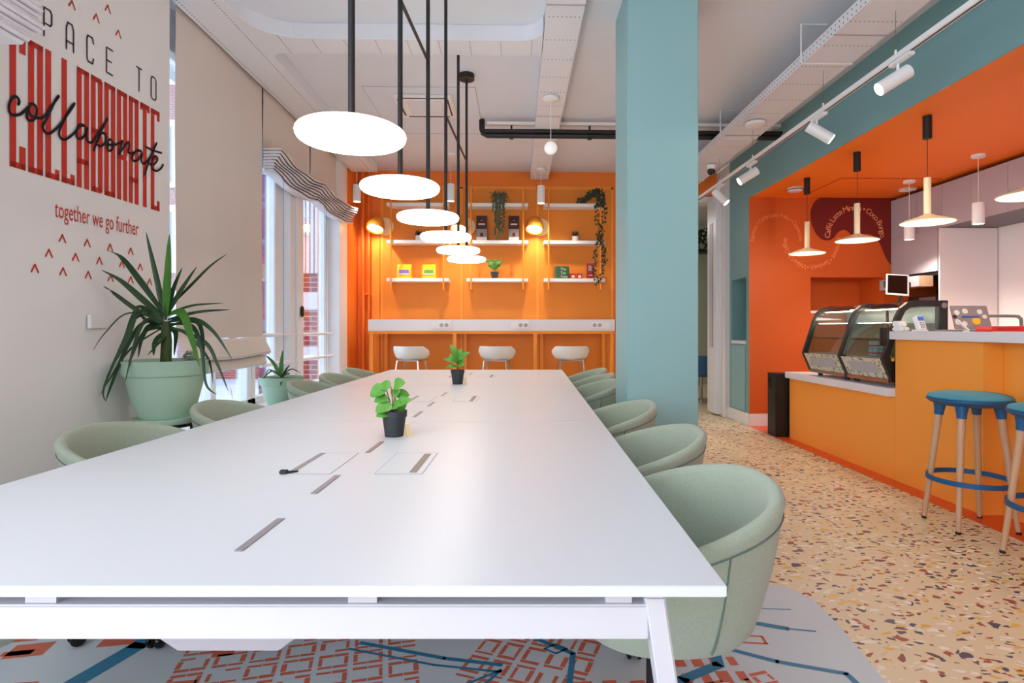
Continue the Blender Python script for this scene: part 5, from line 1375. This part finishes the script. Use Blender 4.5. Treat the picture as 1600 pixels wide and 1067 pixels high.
# bar stools
def bar_stool(label, loc, rz, first=[None]):
    if first[0] is not None: return dup(first[0], loc, rz, label)
    t = thing('bar_stool', label, 'bar stool', loc, rz, 'blue round bar stools'); first[0] = t
    MB().lathe([(0, .695), (.10, .697), (.16, .705), (.195, .72), (.211, .735), (.211, .742), (.2, .745), (0, .745)], seg=40).build('seat_base', 'stool_blue_dark', t, smooth=True)
    MB().lathe([(0, .745), (.203, .745), (.207, .752), (.198, .763), (.16, .775), (.08, .782), (0, .784)], seg=40).build('seat', 'stool_blue', t, smooth=True)
    for sx in (-1, 1):
        for sy in (-1, 1):
            a = Vector((sx * .108, sy * .088, .70)); b = Vector((sx * .168, sy * .142, .0))
            lg = MB().tube([a - (a - b) * .02, b], [.021, .0125], 14).build('leg', 'beech', t, smooth=True)
            MB().tube([a + Vector((0, 0, .02)), a - (a - b) * .05, a - (a - b) * .09], [.036, .026, .0235], 14).build('leg_socket', 'stool_blue_dark', lg, smooth=True)
            MB().tube([b + Vector((0, 0, .016)) , b + Vector((0, 0, .0005))], .0138, 12).build('foot', 'black_plastic', lg)
    MB().lathe([(.205, .262), (.213, .262), (.213, .29), (.205, .29), (.205, .262)], seg=44).build('foot_ring', 'stool_blue_dark', t, smooth=True)
    return t
X_, Y_ = T(2.555, 3.38)
bar_stool('blue round bar stool with beech legs standing fully in view at the bar', (X_, Y_, 0), -.03)
X_, Y_ = T(2.585, 2.83)
bar_stool('blue round bar stool with beech legs cut by the picture edge', (X_, Y_, 0), -.03)

# folding partition leaf parked in the opening, with the room beyond
fp = thing('folding_door', 'white folding partition leaves parked at the opening beside the teal pier', 'door', (2.64, 7.72, 0))
for i in range(3):
    l_ = MB().box(-.03 + i * .026, -.007 + i * .026, -.19, .15, .03, 2.86).build('leaf', 'frame_white', fp, bevel=.002)
MB().box(-.0315, -.0302, -.08, -.02, .9, 2.55).build('glass_strip', 'grey_cabinet', fp)
MB().box(-.0315, -.0302, .02, .05, .9, 2.55).build('glass_strip', 'grey_cabinet', fp)
MB().box(.03, .07, -.1, -.06, 2.6, 2.75).build('hinge', 'lamp_white', fp)
bcx = thing('lounge_chair', 'blue upholstered chair in the room beyond the opening', 'chair', (2.95, 9.2, 0), .6)
def ell(rx, ry, z, dy=0): return [(rx * math.cos(2 * PI * j / 24), ry * math.sin(2 * PI * j / 24) + dy, z) for j in range(24)]
MB().loft([ell(.1, .1, .38), ell(.25, .24, .42), ell(.32, .3, .52), ell(.36, .33, .7, .02), ell(.34, .31, .7, .02), ell(.28, .26, .5), ell(.1, .1, .46)]).build('shell', 'blue_chair', bcx, smooth=True)
MB().lathe([(0, 0), (.2, 0), (.2, .015), (.025, .03), (.025, .38), (0, .38)], seg=20).build('base', 'chrome', bcx, smooth=True)
hv = thing('ceiling_plant', 'dark leafy plant on a high ledge in the room beyond', 'plant', (3.0, 10.2, 2.55))
mb = MB(); random.seed(4)
for i in range(260):
    c = (random.uniform(-.5, .35), random.uniform(-.15, .15), random.uniform(0.0, .34))
    leaf(mb, c, (c[0] + random.uniform(-.06, .06), c[1] - .03, c[2] + random.uniform(-.06, .06)), .05, .1, (0, -1, 0), 3)
mb.build('foliage', 'ivy_green', hv)
MB().box(-.6, .5, -.1, .2, -.06, -.005).build('ledge', 'black_metal', hv)

# ================================================================== LIGHT
w = bpy.data.worlds.new('sky'); scene.world = w; w.use_nodes = True
bg = w.node_tree.nodes['Background']
bg.inputs[0].default_value = (0.80, 0.90, 1.0, 1); bg.inputs[1].default_value = 4.5
def area(name, loc, rot, sx, sy, e, col=(1, 1, 1), portal=False):
    L = bpy.data.lights.new(name, 'AREA'); L.shape = 'RECTANGLE'; L.size = sx; L.size_y = sy; L.energy = e; L.color = col
    if portal: L.cycles.is_portal = True
    o = bpy.data.objects.new(name, L); COL.objects.link(o); o.location = loc; o.rotation_euler = rot
    return o
# daylight portals: the added rear opening and the window band
area('daylight_portal_rear', (-0.9, -3.25, 1.9), (PI / 2, 0, 0), 2.0, 2.0, 1, portal=True)
area('daylight_portal_side', (-2.4, 2.2, 1.7), (0, -PI / 2, 0), 2.5, 10.4, 1, portal=True)
area('side_daylight_fill', (-2.25, -0.6, 1.7), (0, -PI / 2, 0), 2.4, 4.6, 70, (.84, .92, 1))  # lamp added before the unseen near windows to strengthen their daylight
area('near_ceiling_fill', (0.3, -1.2, 3.2), (0, 0, 0), 3.0, 2.2, 9, (1, .96, .9))  # added fill lamp overhead, out of view behind the camera
def point(name, loc, e, col=(1, .9, .78), r=.05):
    L = bpy.data.lights.new(name, 'POINT'); L.energy = e; L.color = col; L.shadow_soft_size = r
    o = bpy.data.objects.new(name, L); COL.objects.link(o); o.location = loc
for y in (5.92, 5.04, 4.166, 3.3): point('cone_pendant_bulb', (3.0, y, 1.85), 9, (1, .9, .76), .04)
for (x, y, z) in ((-1.99, 7.3, 2.7), (-.8, 7.1, 2.67), (.31, 7.29, 2.69), (4.12, 5.99, 2.05), (4.12, 5.08, 2.05)):
    L = bpy.data.lights.new('cylinder_bulb', 'SPOT'); L.energy = 45; L.spot_size = 2.4; L.spot_blend = .6; L.color = (1, .9, .76); L.shadow_soft_size = .04
    o = bpy.data.objects.new('cylinder_bulb', L); COL.objects.link(o); o.location = (x, y, z)
area('far_room_light', (2.0, 10.0, 2.9), (0, 0, 0), 1.5, 1.5, 25, (1, .98, .92))
sun = bpy.data.lights.new('sun', 'SUN'); sun.energy = 2.0; sun.angle = .1; sun.color = (1, .97, .92)
o = bpy.data.objects.new('sun', sun); COL.objects.link(o); o.rotation_euler = (math.radians(40), 0, math.radians(150))

# ================================================================== CAMERA
cam = bpy.data.cameras.new('camera'); co = bpy.data.objects.new('camera', cam); COL.objects.link(co)
cam.sensor_width = 36; cam.lens = 907 / 1600 * 36
cam.shift_x = -29 / 1600; cam.shift_y = -20.5 / 1600
cam.clip_start = .05; cam.clip_end = 200
co.location = (0, 0, 1.15); co.rotation_euler = (PI / 2, 0, -A)
scene.camera = co
scene.view_settings.view_transform = 'Standard'
scene.view_settings.look = 'None'
scene.view_settings.exposure = 0.1
scene.cycles.use_denoising = True
scene.cycles.max_bounces = 8; scene.cycles.diffuse_bounces = 5; scene.cycles.transparent_max_bounces = 12
scene.cycles.sample_clamp_indirect = 6
